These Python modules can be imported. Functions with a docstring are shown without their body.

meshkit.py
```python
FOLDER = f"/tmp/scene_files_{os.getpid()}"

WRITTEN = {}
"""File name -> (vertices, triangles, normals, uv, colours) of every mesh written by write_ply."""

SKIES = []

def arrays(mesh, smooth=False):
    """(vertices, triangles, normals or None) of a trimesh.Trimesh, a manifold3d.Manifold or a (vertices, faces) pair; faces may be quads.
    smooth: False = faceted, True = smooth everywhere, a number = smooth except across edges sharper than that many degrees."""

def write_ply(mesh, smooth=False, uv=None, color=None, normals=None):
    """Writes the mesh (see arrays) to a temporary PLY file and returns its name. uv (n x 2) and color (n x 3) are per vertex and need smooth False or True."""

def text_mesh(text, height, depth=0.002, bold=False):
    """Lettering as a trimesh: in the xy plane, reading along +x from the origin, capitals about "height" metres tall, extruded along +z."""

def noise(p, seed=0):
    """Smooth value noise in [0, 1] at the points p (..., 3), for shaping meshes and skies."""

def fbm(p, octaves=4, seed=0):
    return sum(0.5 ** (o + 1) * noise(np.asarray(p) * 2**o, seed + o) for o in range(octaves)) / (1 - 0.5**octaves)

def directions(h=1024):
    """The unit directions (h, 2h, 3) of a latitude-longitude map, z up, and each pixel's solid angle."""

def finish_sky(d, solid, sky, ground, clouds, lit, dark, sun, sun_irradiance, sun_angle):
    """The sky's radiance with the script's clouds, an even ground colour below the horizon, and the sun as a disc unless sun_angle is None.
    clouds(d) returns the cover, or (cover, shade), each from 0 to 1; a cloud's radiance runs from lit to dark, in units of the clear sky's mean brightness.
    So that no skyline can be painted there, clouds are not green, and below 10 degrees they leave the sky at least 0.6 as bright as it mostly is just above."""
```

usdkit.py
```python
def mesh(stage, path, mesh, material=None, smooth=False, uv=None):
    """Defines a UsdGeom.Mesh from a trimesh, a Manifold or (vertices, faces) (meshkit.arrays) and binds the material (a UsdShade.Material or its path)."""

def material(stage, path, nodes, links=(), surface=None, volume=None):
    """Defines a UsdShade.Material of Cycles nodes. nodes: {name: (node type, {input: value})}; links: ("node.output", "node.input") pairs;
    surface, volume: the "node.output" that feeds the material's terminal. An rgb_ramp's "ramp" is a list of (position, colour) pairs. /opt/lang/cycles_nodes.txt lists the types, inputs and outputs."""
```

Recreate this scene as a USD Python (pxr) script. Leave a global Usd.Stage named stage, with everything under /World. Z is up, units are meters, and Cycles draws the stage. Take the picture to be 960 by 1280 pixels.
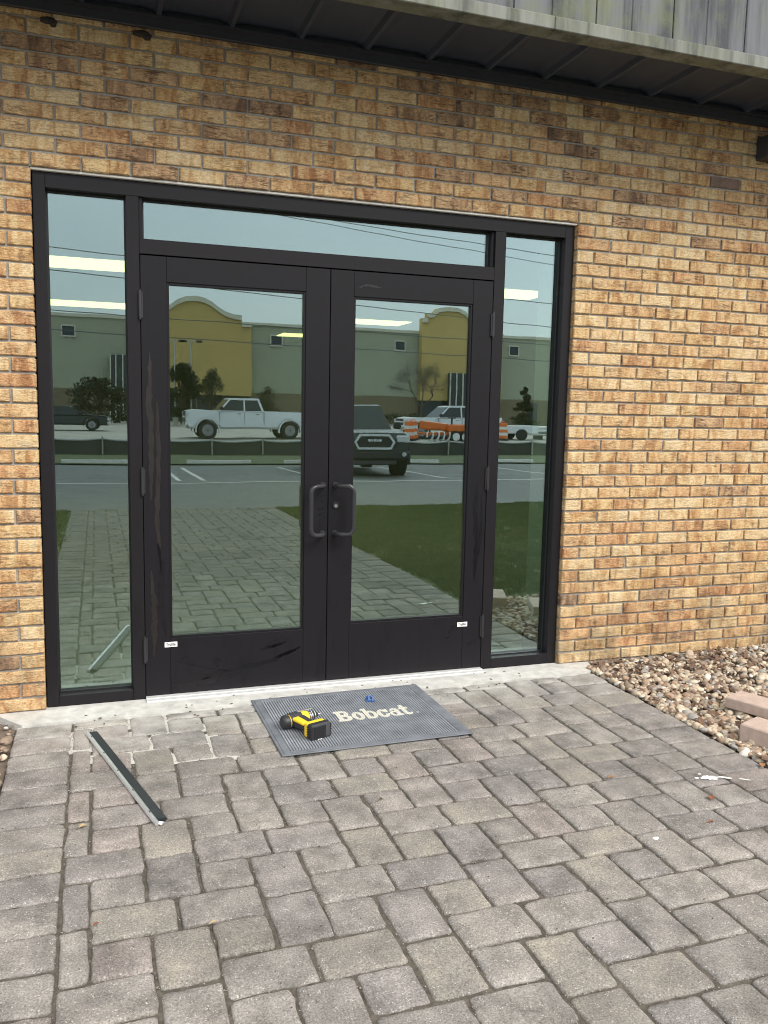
import math, random
import numpy as np, trimesh, usdkit, meshkit
from shapely.geometry import Polygon, Point, box as sbox
from shapely import affinity
from pxr import Usd, UsdGeom, UsdLux, UsdShade, Gf, Sdf, Vt

stage = Usd.Stage.CreateInMemory()
UsdGeom.SetStageUpAxis(stage, UsdGeom.Tokens.z)
UsdGeom.SetStageMetersPerUnit(stage, 1.0)
UsdGeom.Xform.Define(stage, '/World')
UsdGeom.Scope.Define(stage, '/World/Looks')
rnd = random.Random(7)
R = np.random.default_rng(7)

# ---------------------------------------------------------------- camera, sky, sun
F_PX, EYE, YAW, PITCH, ROLL = 1049.8, np.array([.2366, -3.9614, 1.3916]), .33183, .12261, .02074
EXPOSURE = 1.28
SUN_DIR = np.array([.42, -.78, .84]); SUN_DIR /= np.linalg.norm(SUN_DIR)
SUN_INTENSITY, SUN_ANGLE = .4, 28.0
SKY_STRENGTH = .11

def cam_axes():
    cy, sy = math.cos(YAW), math.sin(YAW)
    f = np.array([sy*math.cos(PITCH), cy*math.cos(PITCH), -math.sin(PITCH)])
    r = np.array([cy, -sy, 0.]); u = np.cross(r, f)
    return math.cos(ROLL)*r + math.sin(ROLL)*u, -math.sin(ROLL)*r + math.cos(ROLL)*u, f
CR, CU, CF = cam_axes()
cam = UsdGeom.Camera.Define(stage, '/World/camera')
cam.CreateHorizontalApertureAttr(36.0); cam.CreateVerticalApertureAttr(48.0)
cam.CreateFocalLengthAttr(F_PX/960*36.0); cam.CreateClippingRangeAttr(Gf.Vec2f(.05, 2000))
cam.CreateExposureAttr(EXPOSURE)
m4 = Gf.Matrix4d(1.0)
for i, v in enumerate((CR, CU, -CF)):
    m4.SetRow(i, Gf.Vec4d(*map(float, v), 0))
m4.SetRow(3, Gf.Vec4d(*map(float, EYE), 1))
cam.AddTransformOp().Set(m4)

def px(X):
    """Where points fall in the 960 x 1280 picture: only used to rank which pieces show largest."""
    d = np.atleast_2d(X) - EYE
    w = np.maximum(d @ CF, .05)
    return np.stack([480 + F_PX*(d @ CR)/w, 640 - F_PX*(d @ CU)/w], -1), d @ CF

_el = math.asin(SUN_DIR[2]); _rot = math.atan2(SUN_DIR[0], SUN_DIR[1])
sky_mat = usdkit.material(stage, '/World/Looks/sky', {
    'tc': ('texture_coordinate', {}),
    'mp': ('mapping', {'scale': (1.6, 1.6, 4.0)}),
    'nz': ('noise_texture', {'scale': 1.7, 'detail': 6.0, 'roughness': .55}),
    'cl': ('rgb_ramp', {'ramp': [(0, (5.3, 5.5, 5.7)), (.45, (6.4, 6.5, 6.55)), (1, (7.7, 7.7, 7.6))]}),
    'sk': ('sky_texture', {'sky_type': 'single_scattering', 'sun_disc': False, 'sun_elevation': _el, 'sun_rotation': _rot}),
    'sx': ('separate_xyz', {}), 'up': ('rgb_ramp', {'ramp': [(0, (.68, .70, .72)), (.35, (.86, .87, .88)), (1, (1.33, 1.31, 1.28))]}),
    'mu': ('mix', {'mix_type': 'multiply', 'fac': 1.0}),
    'mx': ('mix', {'mix_type': 'mix', 'fac': .8}),
    'bg': ('background_shader', {'strength': SKY_STRENGTH})},
    [('tc.generated', 'mp.vector'), ('mp.vector', 'nz.vector'), ('nz.fac', 'cl.fac'), ('sk.color', 'mx.color1'), ('tc.generated', 'sx.vector'), ('sx.z', 'up.fac'), ('cl.color', 'mu.color1'), ('up.color', 'mu.color2'), ('mu.color', 'mx.color2'), ('mx.color', 'bg.color')],
    surface='bg.background')
dome = UsdLux.DomeLight.Define(stage, '/World/sky')
UsdShade.MaterialBindingAPI.Apply(dome.GetPrim()).Bind(sky_mat)
dome.GetPrim().SetCustomDataByKey('kind', 'structure')
sun = UsdLux.DistantLight.Define(stage, '/World/sun')
sun.CreateIntensityAttr(SUN_INTENSITY); sun.CreateAngleAttr(SUN_ANGLE); sun.CreateNormalizeAttr(True)
sun.CreateColorAttr(Gf.Vec3f(1.0, .96, .9))
q = Gf.Rotation(Gf.Vec3d(0, 0, -1), Gf.Vec3d(*map(float, -SUN_DIR)))
sun.AddTransformOp().Set(Gf.Matrix4d(1.0).SetRotate(q))

# ---------------------------------------------------------------- helpers
used = {}
def numbered(path):
    n = used.get(path, 0); used[path] = n + 1
    return path if n == 0 else f'{path}_{n:03d}'

def data(p, **kw):
    for k, v in kw.items():
        if v is not None:
            p.SetCustomDataByKey(k, v)
    return p

class Node:
    def __init__(self, prim, loc, rz):
        self.prim, self.path, self.loc, self.rz = prim, str(prim.GetPath()), np.asarray(loc, float), rz

def thing(name, label=None, category=None, group=None, kind=None, loc=(0, 0, 0), rotz=0.0):
    x = UsdGeom.Xform.Define(stage, numbered('/World/' + name))
    x.AddTranslateOp().Set(Gf.Vec3d(*map(float, loc)))
    if rotz:
        x.AddRotateZOp().Set(math.degrees(rotz))
    data(x.GetPrim(), label=label, category=category, group=group, kind=kind)
    return Node(x.GetPrim(), loc, rotz)

def part(name, mesh, mat, parent=None, smooth=False, local=False, **kw):
    """One Mesh prim. mesh in world coordinates unless local; parent a Node or None (top level)."""
    v, f = (np.array(mesh.vertices), np.array(mesh.faces)) if isinstance(mesh, trimesh.Trimesh) else (np.asarray(mesh[0], float), np.asarray(mesh[1]))
    loc, rz = (parent.loc, parent.rz) if parent is not None else (np.zeros(3), 0.)
    if not local:
        v = v - loc
        if rz:
            c, s = math.cos(-rz), math.sin(-rz)
            v = np.stack([c*v[:, 0]-s*v[:, 1], s*v[:, 0]+c*v[:, 1], v[:, 2]], 1)
    path = numbered((parent.path if parent is not None else '/World') + '/' + name)
    m = usdkit.mesh(stage, path, (v, f), mat, smooth=smooth)
    data(m.GetPrim(), **kw)
    return Node(m.GetPrim(), loc, rz)

def bx(x0, x1, y0, y1, z0, z1, ch=0.0):
    """A box by its extents, its edges chamfered by ch."""
    if ch <= 0:
        m = trimesh.creation.box([x1-x0, y1-y0, z1-z0])
        m.apply_translation([(x0+x1)/2, (y0+y1)/2, (z0+z1)/2]); return m
    p = []
    for sx in (0, 1):
        for sy in (0, 1):
            for sz in (0, 1):
                c = np.array([(x0, x1)[sx], (y0, y1)[sy], (z0, z1)[sz]], float)
                s = np.array([1-2*sx, 1-2*sy, 1-2*sz])*ch
                for k in range(3):
                    d = s.copy(); d[k] = 0
                    p.append(c + d)
    return trimesh.convex.convex_hull(np.array(p))

def cat(*ms):
    return trimesh.util.concatenate([m for m in ms if m is not None])

def tube(pts, r, sides=10, caps=True):
    p = np.asarray(pts, float); n = len(p)
    rr = np.broadcast_to(r, (n,)).astype(float)
    t = np.gradient(p, axis=0); t /= np.linalg.norm(t, axis=1, keepdims=True) + 1e-12
    ref = np.array([0, 0, 1.]) if abs(t[0][2]) < .9 else np.array([1., 0, 0])
    V = []
    a = np.cross(t[0], ref); a /= np.linalg.norm(a)
    for k in range(n):
        a = a - t[k]*(a @ t[k]); a /= np.linalg.norm(a) + 1e-12
        b = np.cross(t[k], a)
        for s in range(sides):
            an = 2*math.pi*s/sides
            V.append(p[k] + rr[k]*(math.cos(an)*a + math.sin(an)*b))
    Fc = []
    for k in range(n-1):
        for s in range(sides):
            i, j = k*sides+s, k*sides+(s+1) % sides
            Fc += [[i, j, j+sides], [i, j+sides, i+sides]]
    if caps:
        V += [p[0], p[-1]]; c0, c1 = n*sides, n*sides+1
        for s in range(sides):
            Fc += [[c0, (s+1) % sides, s], [c1, (n-1)*sides+s, (n-1)*sides+(s+1) % sides]]
    return trimesh.Trimesh(np.array(V), np.array(Fc), process=False)

def cyl(c, axis, r, h, sides=20):
    m = trimesh.creation.cylinder(radius=r, height=h, sections=sides)
    m.apply_transform(trimesh.geometry.align_vectors([0, 0, 1], axis)); m.apply_translation(c); return m

def prism(poly, h, to=None):
    m = trimesh.creation.extrude_polygon(poly, h, engine='earcut')
    return m

def side_extrude(poly, x0, x1):
    """A shapely polygon in (a, z) extruded along the other horizontal axis: a -> x here, thickness along y from x0 to x1."""
    m = prism(poly, x1-x0)
    v = m.vertices.copy()
    m.vertices = np.stack([v[:, 0], x0 + v[:, 2], v[:, 1]], 1)
    m.invert()
    return m

# ---------------------------------------------------------------- materials
LK = '/World/Looks/'
def plain(name, col, rough=.6, metal=0., spec=.5, var=.12, scale=30., bump=0., bscale=None, emis=None, alpha=1.):
    n = {'p': ('principled_bsdf', {'base_color': col, 'roughness': rough, 'metallic': metal, 'specular_ior_level': spec}),
         'g': ('geometry', {}), 'n': ('noise_texture', {'scale': scale, 'detail': 5.0, 'roughness': .6})}
    l = [('g.position', 'n.vector')]
    lo, hi = [tuple(min(1, c*(1-var)) for c in col), tuple(min(1, c*(1+var)) for c in col)]
    n['r'] = ('rgb_ramp', {'ramp': [(.25, lo), (.75, hi)]}); l += [('n.fac', 'r.fac'), ('r.color', 'p.base_color')]
    if alpha < 1: n['p'][1]['alpha'] = alpha
    if bump:
        n['b'] = ('bump', {'strength': bump, 'distance': .004})
        if bscale:
            n['n2'] = ('noise_texture', {'scale': bscale, 'detail': 4.0}); l += [('g.position', 'n2.vector'), ('n2.fac', 'b.height')]
        else:
            l += [('n.fac', 'b.height')]
        l += [('b.normal', 'p.normal')]
    if emis:
        n['p'][1].update({'emission_color': emis[0], 'emission_strength': emis[1]})
    return usdkit.material(stage, LK+name, n, l, surface='p.BSDF')

def brick_mat(name, light, mid, dark, amt, seed):
    """Bark-faced brick: flashed colour along its length, dark cracks and pits in a wavy horizontal grain."""
    n = {'g': ('geometry', {}),
         'm1': ('mapping', {'scale': (16, 16, 5), 'location': (seed*3.1, 0, seed)}),
         'flash': ('noise_texture', {'scale': 1.0, 'detail': 4.0, 'roughness': .62, 'distortion': 1.0}),
         'rc': ('rgb_ramp', {'ramp': [(.37, dark), (.475, mid), (.575, light)]}),
         'm2': ('mapping', {'scale': (13, 13, 60), 'location': (0, seed, 0)}),
         'grain': ('noise_texture', {'scale': 1.0, 'detail': 6.0, 'roughness': .68, 'distortion': 1.6}),
         'rg': ('rgb_ramp', {'ramp': [(.425, (0, 0, 0)), (.485, (1, 1, 1))]}),
         'm4': ('mapping', {'scale': (15, 15, 42), 'location': (seed, 0, seed)}),
         'bark': ('noise_texture', {'scale': 1.0, 'detail': 4.0, 'roughness': .6, 'distortion': 2.2}),
         'bs': ('math', {'math_type': 'subtract', 'value2': .5}), 'ba': ('math', {'math_type': 'absolute'}),
         'br': ('rgb_ramp', {'ramp': [(.004, (1, 1, 1)), (.022, (0, 0, 0))]}),
         'bk': ('math', {'math_type': 'multiply', 'value2': .35+.45*amt}),
         'bmax': ('math', {'math_type': 'maximum'}),
         'm3': ('mapping', {'scale': (70, 70, 150)}),
         'fine': ('noise_texture', {'scale': 1.0, 'detail': 4.0, 'roughness': .7}),
         'rf': ('rgb_ramp', {'ramp': [(.3, (.72, .70, .68)), (.7, (1.16, 1.15, 1.12))]}),
         'mask': ('noise_texture', {'scale': 9.0, 'detail': 2.0}),
         'rm': ('rgb_ramp', {'ramp': [(.38, (0, 0, 0)), (.56, (1, 1, 1))]}),
         'inv': ('invert', {'fac': 1.0}),
         'mul': ('math', {'math_type': 'multiply'}),
         'amt': ('math', {'math_type': 'multiply', 'value2': amt}),
         'mc': ('mix', {'mix_type': 'mix', 'color2': (.085, .05, .03)}),
         'mf': ('mix', {'mix_type': 'multiply', 'fac': 1.0}),
         'sep': ('separate_xyz', {}),
         'low': ('map_range', {'from_min': .0, 'from_max': .75, 'to_min': 1.0, 'to_max': 0.0, 'clamp': True}),
         'ln': ('noise_texture', {'scale': 4.5, 'detail': 6.0, 'roughness': .7}),
         'lr': ('rgb_ramp', {'ramp': [(.42, (0, 0, 0)), (.58, (1, 1, 1))]}),
         'lm': ('math', {'math_type': 'multiply'}),
         'lg': ('math', {'math_type': 'multiply'}),
         'lmix': ('mix', {'mix_type': 'mix', 'color2': (.07, .06, .04)}),
         'hsum': ('math', {'math_type': 'add'}),
         'b': ('bump', {'strength': .9, 'distance': .005}),
         'p': ('principled_bsdf', {'roughness': .82, 'specular_ior_level': .3})}
    l = [('g.position', 'm1.vector'), ('m1.vector', 'flash.vector'), ('flash.fac', 'rc.fac'),
         ('g.position', 'm2.vector'), ('m2.vector', 'grain.vector'), ('grain.fac', 'rg.fac'),
         ('g.position', 'm3.vector'), ('m3.vector', 'fine.vector'), ('fine.fac', 'rf.fac'),
         ('g.position', 'mask.vector'), ('mask.fac', 'rm.fac'),
         ('rg.color', 'inv.color'), ('inv.color', 'mul.value1'), ('rm.color', 'mul.value2'), ('mul.value', 'amt.value1'),
         ('g.position', 'm4.vector'), ('m4.vector', 'bark.vector'), ('bark.fac', 'bs.value1'), ('bs.value', 'ba.value1'), ('ba.value', 'br.fac'), ('br.color', 'bk.value1'), ('bk.value', 'bmax.value1'), ('amt.value', 'bmax.value2'),
         ('rc.color', 'mc.color1'), ('bmax.value', 'mc.fac'), ('mc.color', 'mf.color1'), ('rf.color', 'mf.color2'),
         ('g.position', 'sep.vector'), ('sep.z', 'low.value'), ('g.position', 'ln.vector'), ('ln.fac', 'lr.fac'),
         ('low.result', 'lm.value1'), ('lr.color', 'lm.value2'), ('lm.value', 'lg.value1'), ('fine.fac', 'lg.value2'),
         ('mf.color', 'lmix.color1'), ('lg.value', 'lmix.fac'),
         ('lmix.color', 'p.base_color'),
         ('grain.fac', 'hsum.value1'), ('fine.fac', 'hsum.value2'), ('hsum.value', 'b.height'), ('b.normal', 'p.normal')]
    return usdkit.material(stage, LK+name, n, l, surface='p.BSDF')

BR = [brick_mat('brick_cream', (0.693, 0.532, 0.321), (0.643, 0.456, 0.241), (0.495, 0.304, 0.142), .40, 1),
      brick_mat('brick_tan', (0.663, 0.466, 0.255), (0.594, 0.375, 0.185), (0.415, 0.229, 0.105), .62, 2),
      brick_mat('brick_gold', (0.673, 0.485, 0.255), (0.574, 0.357, 0.165), (0.405, 0.214, 0.090), .58, 3),
      brick_mat('brick_orange', (0.633, 0.419, 0.222), (0.544, 0.309, 0.152), (0.366, 0.180, 0.080), .68, 4),
      brick_mat('brick_brown', (0.554, 0.370, 0.208), (0.426, 0.261, 0.142), (0.277, 0.162, 0.095), .85, 5),
      brick_mat('brick_dark', (0.465, 0.304, 0.175), (0.316, 0.195, 0.118), (0.163, 0.099, 0.066), .95, 6),
      brick_mat('brick_mauve', (0.247, 0.166, 0.132), (0.208, 0.138, 0.109), (0.178, 0.114, 0.090), .3, 7)]
mortar = plain('mortar', (.30, .28, .245), .95, var=.22, scale=60, bump=.5, bscale=220)

def paver_mat(name, a, b, c, seed, island=False):
    n = {'g': ('geometry', {}), 'mp': ('mapping', {'location': (seed*2.3, seed, 0)}),
         'n1': ('noise_texture', {'scale': 9.0, 'detail': 6.0, 'roughness': .62}),
         'r1': ('rgb_ramp', {'ramp': [(.32, a), (.5, b), (.68, c)]}),
         'n2': ('noise_texture', {'scale': 190.0, 'detail': 4.0, 'roughness': .7}),
         'r2': ('rgb_ramp', {'ramp': [(.3, (.45, .45, .44)), (.5, (.98, .98, .98)), (.68, (1.42, 1.42, 1.40))]}),
         'm': ('mix', {'mix_type': 'multiply', 'fac': 1.0}),
         'v': ('voronoi_texture', {'scale': 170.0}),
         'rv': ('rgb_ramp', {'ramp': [(.22, (1, 1, 1)), (.36, (0, 0, 0))]}),
         'vs': ('noise_texture', {'scale': 55.0, 'detail': 2.0}),
         'rvs': ('rgb_ramp', {'ramp': [(.52, (0, 0, 0)), (.62, (.75, .75, .75))]}),
         'vm': ('math', {'math_type': 'multiply'}),
         'sp': ('mix', {'mix_type': 'mix', 'color2': (.52, .50, .45)}),
         # mortar haze left by the bricklayers on the rows nearest the wall
         'sep': ('separate_xyz', {}), 'hz': ('map_range', {'from_min': -.62, 'from_max': -.16, 'to_min': 0.0, 'to_max': 1.0, 'clamp': True}),
         'hn': ('noise_texture', {'scale': 6.0, 'detail': 5.0, 'roughness': .65}), 'hr': ('rgb_ramp', {'ramp': [(.36, (0, 0, 0)), (.62, (1, 1, 1))]}),
         'hm': ('math', {'math_type': 'multiply'}), 'hk': ('math', {'math_type': 'multiply', 'value2': .75}),
         'hmix': ('mix', {'mix_type': 'mix', 'color2': (.50, .48, .44)}),
         'hs': ('math', {'math_type': 'add'}),
         'wn': ('noise_texture', {'scale': 1.9, 'detail': 5.0, 'roughness': .62, 'distortion': .5}), 'wr': ('rgb_ramp', {'ramp': [(.30, (.70, .69, .68)), (.5, (1, 1, 1)), (.70, (1.17, 1.15, 1.10))]}), 'wm': ('mix', {'mix_type': 'multiply', 'fac': 1.0}),
         'b': ('bump', {'strength': .9, 'distance': .003}),
         'p': ('principled_bsdf', {'roughness': .88, 'specular_ior_level': .3})}
    l = [('g.position', 'wn.vector'), ('wn.fac', 'wr.fac'), ('sp.color', 'wm.color1'), ('wr.color', 'wm.color2'), ('g.position', 'mp.vector'), ('mp.vector', 'n1.vector'), ('n1.fac', 'r1.fac'), ('g.position', 'n2.vector'), ('n2.fac', 'r2.fac'),
         ('r1.color', 'm.color1'), ('r2.color', 'm.color2'), ('g.position', 'v.vector'), ('v.distance', 'rv.fac'),
         ('g.position', 'vs.vector'), ('vs.fac', 'rvs.fac'), ('rv.color', 'vm.value1'), ('rvs.color', 'vm.value2'),
         ('m.color', 'sp.color1'), ('vm.value', 'sp.fac'),
         ('g.position', 'sep.vector'), ('sep.y', 'hz.value'), ('g.position', 'hn.vector'), ('hn.fac', 'hr.fac'), ('hz.result', 'hm.value1'), ('hr.color', 'hm.value2'),
         ('hm.value', 'hk.value1'), ('hk.value', 'hmix.fac'), ('wm.color', 'hmix.color1'), ('hmix.color', 'p.base_color'),
         ('n2.fac', 'hs.value1'), ('n1.fac', 'hs.value2'), ('hs.value', 'b.height'), ('b.normal', 'p.normal')]
    if island:
        n['isl'] = ('rgb_ramp', {'ramp': [(0, (.75, .75, .77)), (.35, (1, 1, 1)), (.7, (1.1, 1.07, .98)), (1, (.9, .86, .84))]})
        n['im'] = ('mix', {'mix_type': 'multiply', 'fac': 1.0})
        l = [x for x in l if x[1] != 'p.base_color'] + [('g.random_per_island', 'isl.fac'), ('hmix.color', 'im.color1'), ('isl.color', 'im.color2'), ('im.color', 'p.base_color')]
    return usdkit.material(stage, LK+name, n, l, surface='p.BSDF')

def tri(c, d=.2):
    return tuple(tuple(x*k for x in c) for k in (1-d, 1, 1+d))
PV = [paver_mat('paver_grey', *tri((0.215, 0.196, 0.179), .33), 1), paver_mat('paver_dark', *tri((0.193, 0.176, 0.164), .33), 2),
      paver_mat('paver_mauve', *tri((0.213, 0.192, 0.179), .33), 3), paver_mat('paver_tan', (0.173, 0.156, 0.139), (0.225, 0.204, 0.178), (0.279, 0.252, 0.210), 4),
      paver_mat('paver_pale', *tri((0.233, 0.213, 0.193), .33), 5), paver_mat('paver_pink', *tri((0.221, 0.192, 0.175), .33), 6)]
PV_MIX = paver_mat('paver_mixed', *tri((0.210, 0.192, 0.174)), 8, island=True)
joint_mat = plain('paver_joint_soil', (.078, .066, .051), .95, var=.6, scale=45, bump=.8, bscale=160)
haze_mortar = plain('mortar_smear', (.42, .40, .36), .92, var=.25, scale=50, bump=.6, bscale=120)
concrete = plain('concrete', (.47, .455, .42), .88, var=.28, scale=14, bump=.5, bscale=140)

def bronze(name, base, stain):
    n = {'g': ('geometry', {}), 'm1': ('mapping', {'scale': (9, 9, 1.7)}), 'n1': ('noise_texture', {'scale': 1.6, 'detail': 5.0, 'roughness': .6, 'distortion': 1.2}),
         'r1': ('rgb_ramp', {'ramp': [(.52, (0, 0, 0)), (.66, (1, 1, 1))]}),
         'sep': ('separate_xyz', {}), 'zr': ('map_range', {'from_min': 1.75, 'from_max': .1, 'to_min': 0.0, 'to_max': stain, 'clamp': True}),
         'mm': ('math', {'math_type': 'multiply'}),
         'mc': ('mix', {'mix_type': 'mix', 'color1': base, 'color2': tuple(c*.35 for c in base)}),
         'n2': ('noise_texture', {'scale': 160.0, 'detail': 3.0}), 'r2': ('map_range', {'from_min': .3, 'from_max': .7, 'to_min': .36, 'to_max': .46}),
         'rr': ('math', {'math_type': 'multiply_add', 'value2': -.16}),
         'p': ('principled_bsdf', {'metallic': .05, 'specular_ior_level': .20})}
    l = [('g.position', 'm1.vector'), ('m1.vector', 'n1.vector'), ('n1.fac', 'r1.fac'), ('g.position', 'sep.vector'), ('sep.z', 'zr.value'),
         ('r1.color', 'mm.value1'), ('zr.result', 'mm.value2'), ('mm.value', 'mc.fac'), ('mc.color', 'p.base_color'),
         ('g.position', 'n2.vector'), ('n2.fac', 'r2.value'), ('r2.result', 'rr.value3'), ('mm.value', 'rr.value1'), ('rr.value', 'p.roughness')]
    return usdkit.material(stage, LK+name, n, l, surface='p.BSDF')
frame_mat = bronze('bronze_frame', (.0125, .011, .0125), .3)
door_mat_b = bronze('bronze_door', (.0105, .0095, .0112), .3)
gasket = plain('black_gasket', (.008, .008, .009), .5)
handle_mat = plain('bronze_handle', (.035, .034, .036), .34, metal=.3)
alu = plain('mill_aluminium', (.72, .72, .71), .34, metal=.85, var=.08)
alu_thr = plain('threshold_aluminium', (.60, .60, .58), .5, metal=.25, var=.12)
chrome = plain('chrome', (.78, .78, .76), .15, metal=1.0)
rubber = plain('black_rubber', (.012, .013, .015), .55)
white_paint = plain('white_paint', (.74, .73, .70), .6, var=.1)
sealant = plain('pale_sealant', (.62, .59, .54), .7, var=.12, scale=60)

def glass_pane(name, fac, tr, gl):
    return usdkit.material(stage, LK+name, {'t': ('transparent_bsdf', {'color': tr}), 'g': ('glossy_bsdf', {'color': gl, 'roughness': 0.0, 'distribution': 'ggx'}),
        'geo': ('geometry', {}), 'wn': ('noise_texture', {'scale': 2.6, 'detail': 1.0}), 'wb': ('bump', {'strength': .12, 'distance': .0022}),
        'lw': ('layer_weight', {'blend': .35}), 'mr': ('map_range', {'from_min': 0.0, 'from_max': 1.0, 'to_min': fac, 'to_max': .95, 'clamp': True}),
        'm': ('mix_closure', {})}, [('geo.position', 'wn.vector'), ('wn.fac', 'wb.height'), ('wb.normal', 'g.normal'), ('lw.facing', 'mr.value'), ('mr.result', 'm.fac'), ('t.BSDF', 'm.closure1'), ('g.BSDF', 'm.closure2')], surface='m.closure')
pane_mat = glass_pane('solar_glass', .20, (.66, .76, .72), (.80, .95, .96))

# ---------------------------------------------------------------- ground heights and levels
def zg(y):
    return np.interp(y, [-400, -40, -30, -27, -24.5, -20.5, -8.4, -2.6], [-.15, -.15, -.2, -.33, -.33, -.35, -.12, 0])
C, B, OW = .0658, .2032, 13*.2032          # brick course, brick length with joint, opening width
OH = 36*C

def strip(x0, x1, ys, lift=0., thick=.0, nx=2):
    """A sheet following the ground's fall away from the wall."""
    ys = np.asarray(sorted(ys)); xs = np.linspace(x0, x1, nx)
    v = np.array([[x, y, zg(y)+lift] for y in ys for x in xs])
    f = []
    for j in range(len(ys)-1):
        for i in range(nx-1):
            a = j*nx+i; f += [[a, a+1, a+nx+1], [a, a+nx+1, a+nx]]
    return v, np.array(f)

# ---------------------------------------------------------------- the setting: ground, lawn, road, verge, sand lot
soil = plain('soil', (.13, .10, .075), .95, var=.35, scale=20, bump=.6, bscale=70)
asphalt = plain('asphalt', (.115, .12, .122), .9, var=.22, scale=2.2, bump=.3, bscale=160)
grass_soil = plain('grass_soil', (.065, .085, .03), .95, var=.45, scale=5, bump=.9, bscale=60)
sand = plain('pale_sand', (.36, .34, .30), .95, var=.22, scale=.8, bump=.4, bscale=9)
part('ground', strip(-400, 400, [-600, -200, -40, -30, -27, -24.5, -20.5, -8.4, -2.6, 0, 400], -.075), soil, kind='structure')
part('parking_lot', strip(-90, 110, [-20.9, -20.5, -16, -12, -8.4], -.008), asphalt, kind='structure')
part('grass_verge', strip(-90, 110, [-25.2, -24.5, -23, -20.95], .03), grass_soil, kind='structure')
part('sand_lot', strip(-150, 200, [-120, -40, -30, -27, -25.6], -.02, nx=20), sand, kind='structure')

lawn_right = strip(2.77, 40, [-8.4, -6, -4, -2.6, -1.56], -.03, nx=12)
part('lawn', lawn_right, grass_soil, kind='structure')
part('lawn', strip(5.62, 40, [-1.55, -.6, -.1], -.03, nx=6), grass_soil, kind='structure')
part('lawn', strip(-30, -.122, [-8.4, -6, -4, -2.65], -.03, nx=12), grass_soil, kind='structure')

# blades of grass: one object, thousands of tufts
blade = usdkit.material(stage, LK+'grass_blade', {'o': ('object_info', {}), 'r': ('rgb_ramp', {'ramp': [(0, (.042, .072, .018)), (.6, (.07, .105, .03)), (1, (.14, .135, .055))]}),
    'd': ('principled_bsdf', {'roughness': .6}), 't': ('translucent_bsdf', {}), 'm': ('mix_closure', {'fac': .25})},
    [('o.random', 'r.fac'), ('r.color', 'd.base_color'), ('r.color', 't.color'), ('d.BSDF', 'm.closure1'), ('t.BSDF', 'm.closure2')], surface='m.closure')
def tuft(seed):
    g = np.random.default_rng(seed); V, Fc = [], []
    for k in range(26):
        x, y = g.uniform(-.06, .06, 2); h = g.uniform(.02, .05); a = g.uniform(0, 6.28); w = .0025
        dx, dy = math.cos(a), math.sin(a); l = g.uniform(.2, .8)*h
        n = len(V)
        V += [[x-dy*w, y+dx*w, 0], [x+dy*w, y-dx*w, 0], [x+dx*l*.4+dy*w*.7, y+dy*l*.4-dx*w*.7, h*.65], [x+dx*l, y+dy*l, h]]
        Fc += [[n, n+1, n+2], [n, n+2, n+3]]
    return np.array(V), np.array(Fc)
pi = UsdGeom.PointInstancer.Define(stage, '/World/grass_blades')
data(pi.GetPrim(), label='short green lawn grass on both sides of the paver path', category='grass', kind='stuff')
protos = []
for k in range(4):
    p = f'/World/grass_blades/tuft_{k+1:03d}'
    usdkit.mesh(stage, p, tuft(k), blade); protos.append(p)
pi.CreatePrototypesRel().SetTargets([Sdf.Path(p) for p in protos])
gx = np.concatenate([2.84 + 9.5*R.random(9500)**1.25, -.14 - 2.2*R.random(1500)])
gy = np.concatenate([-8.35 + 6.72*R.random(9500), -8.35 + 5.65*R.random(1500)])
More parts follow.
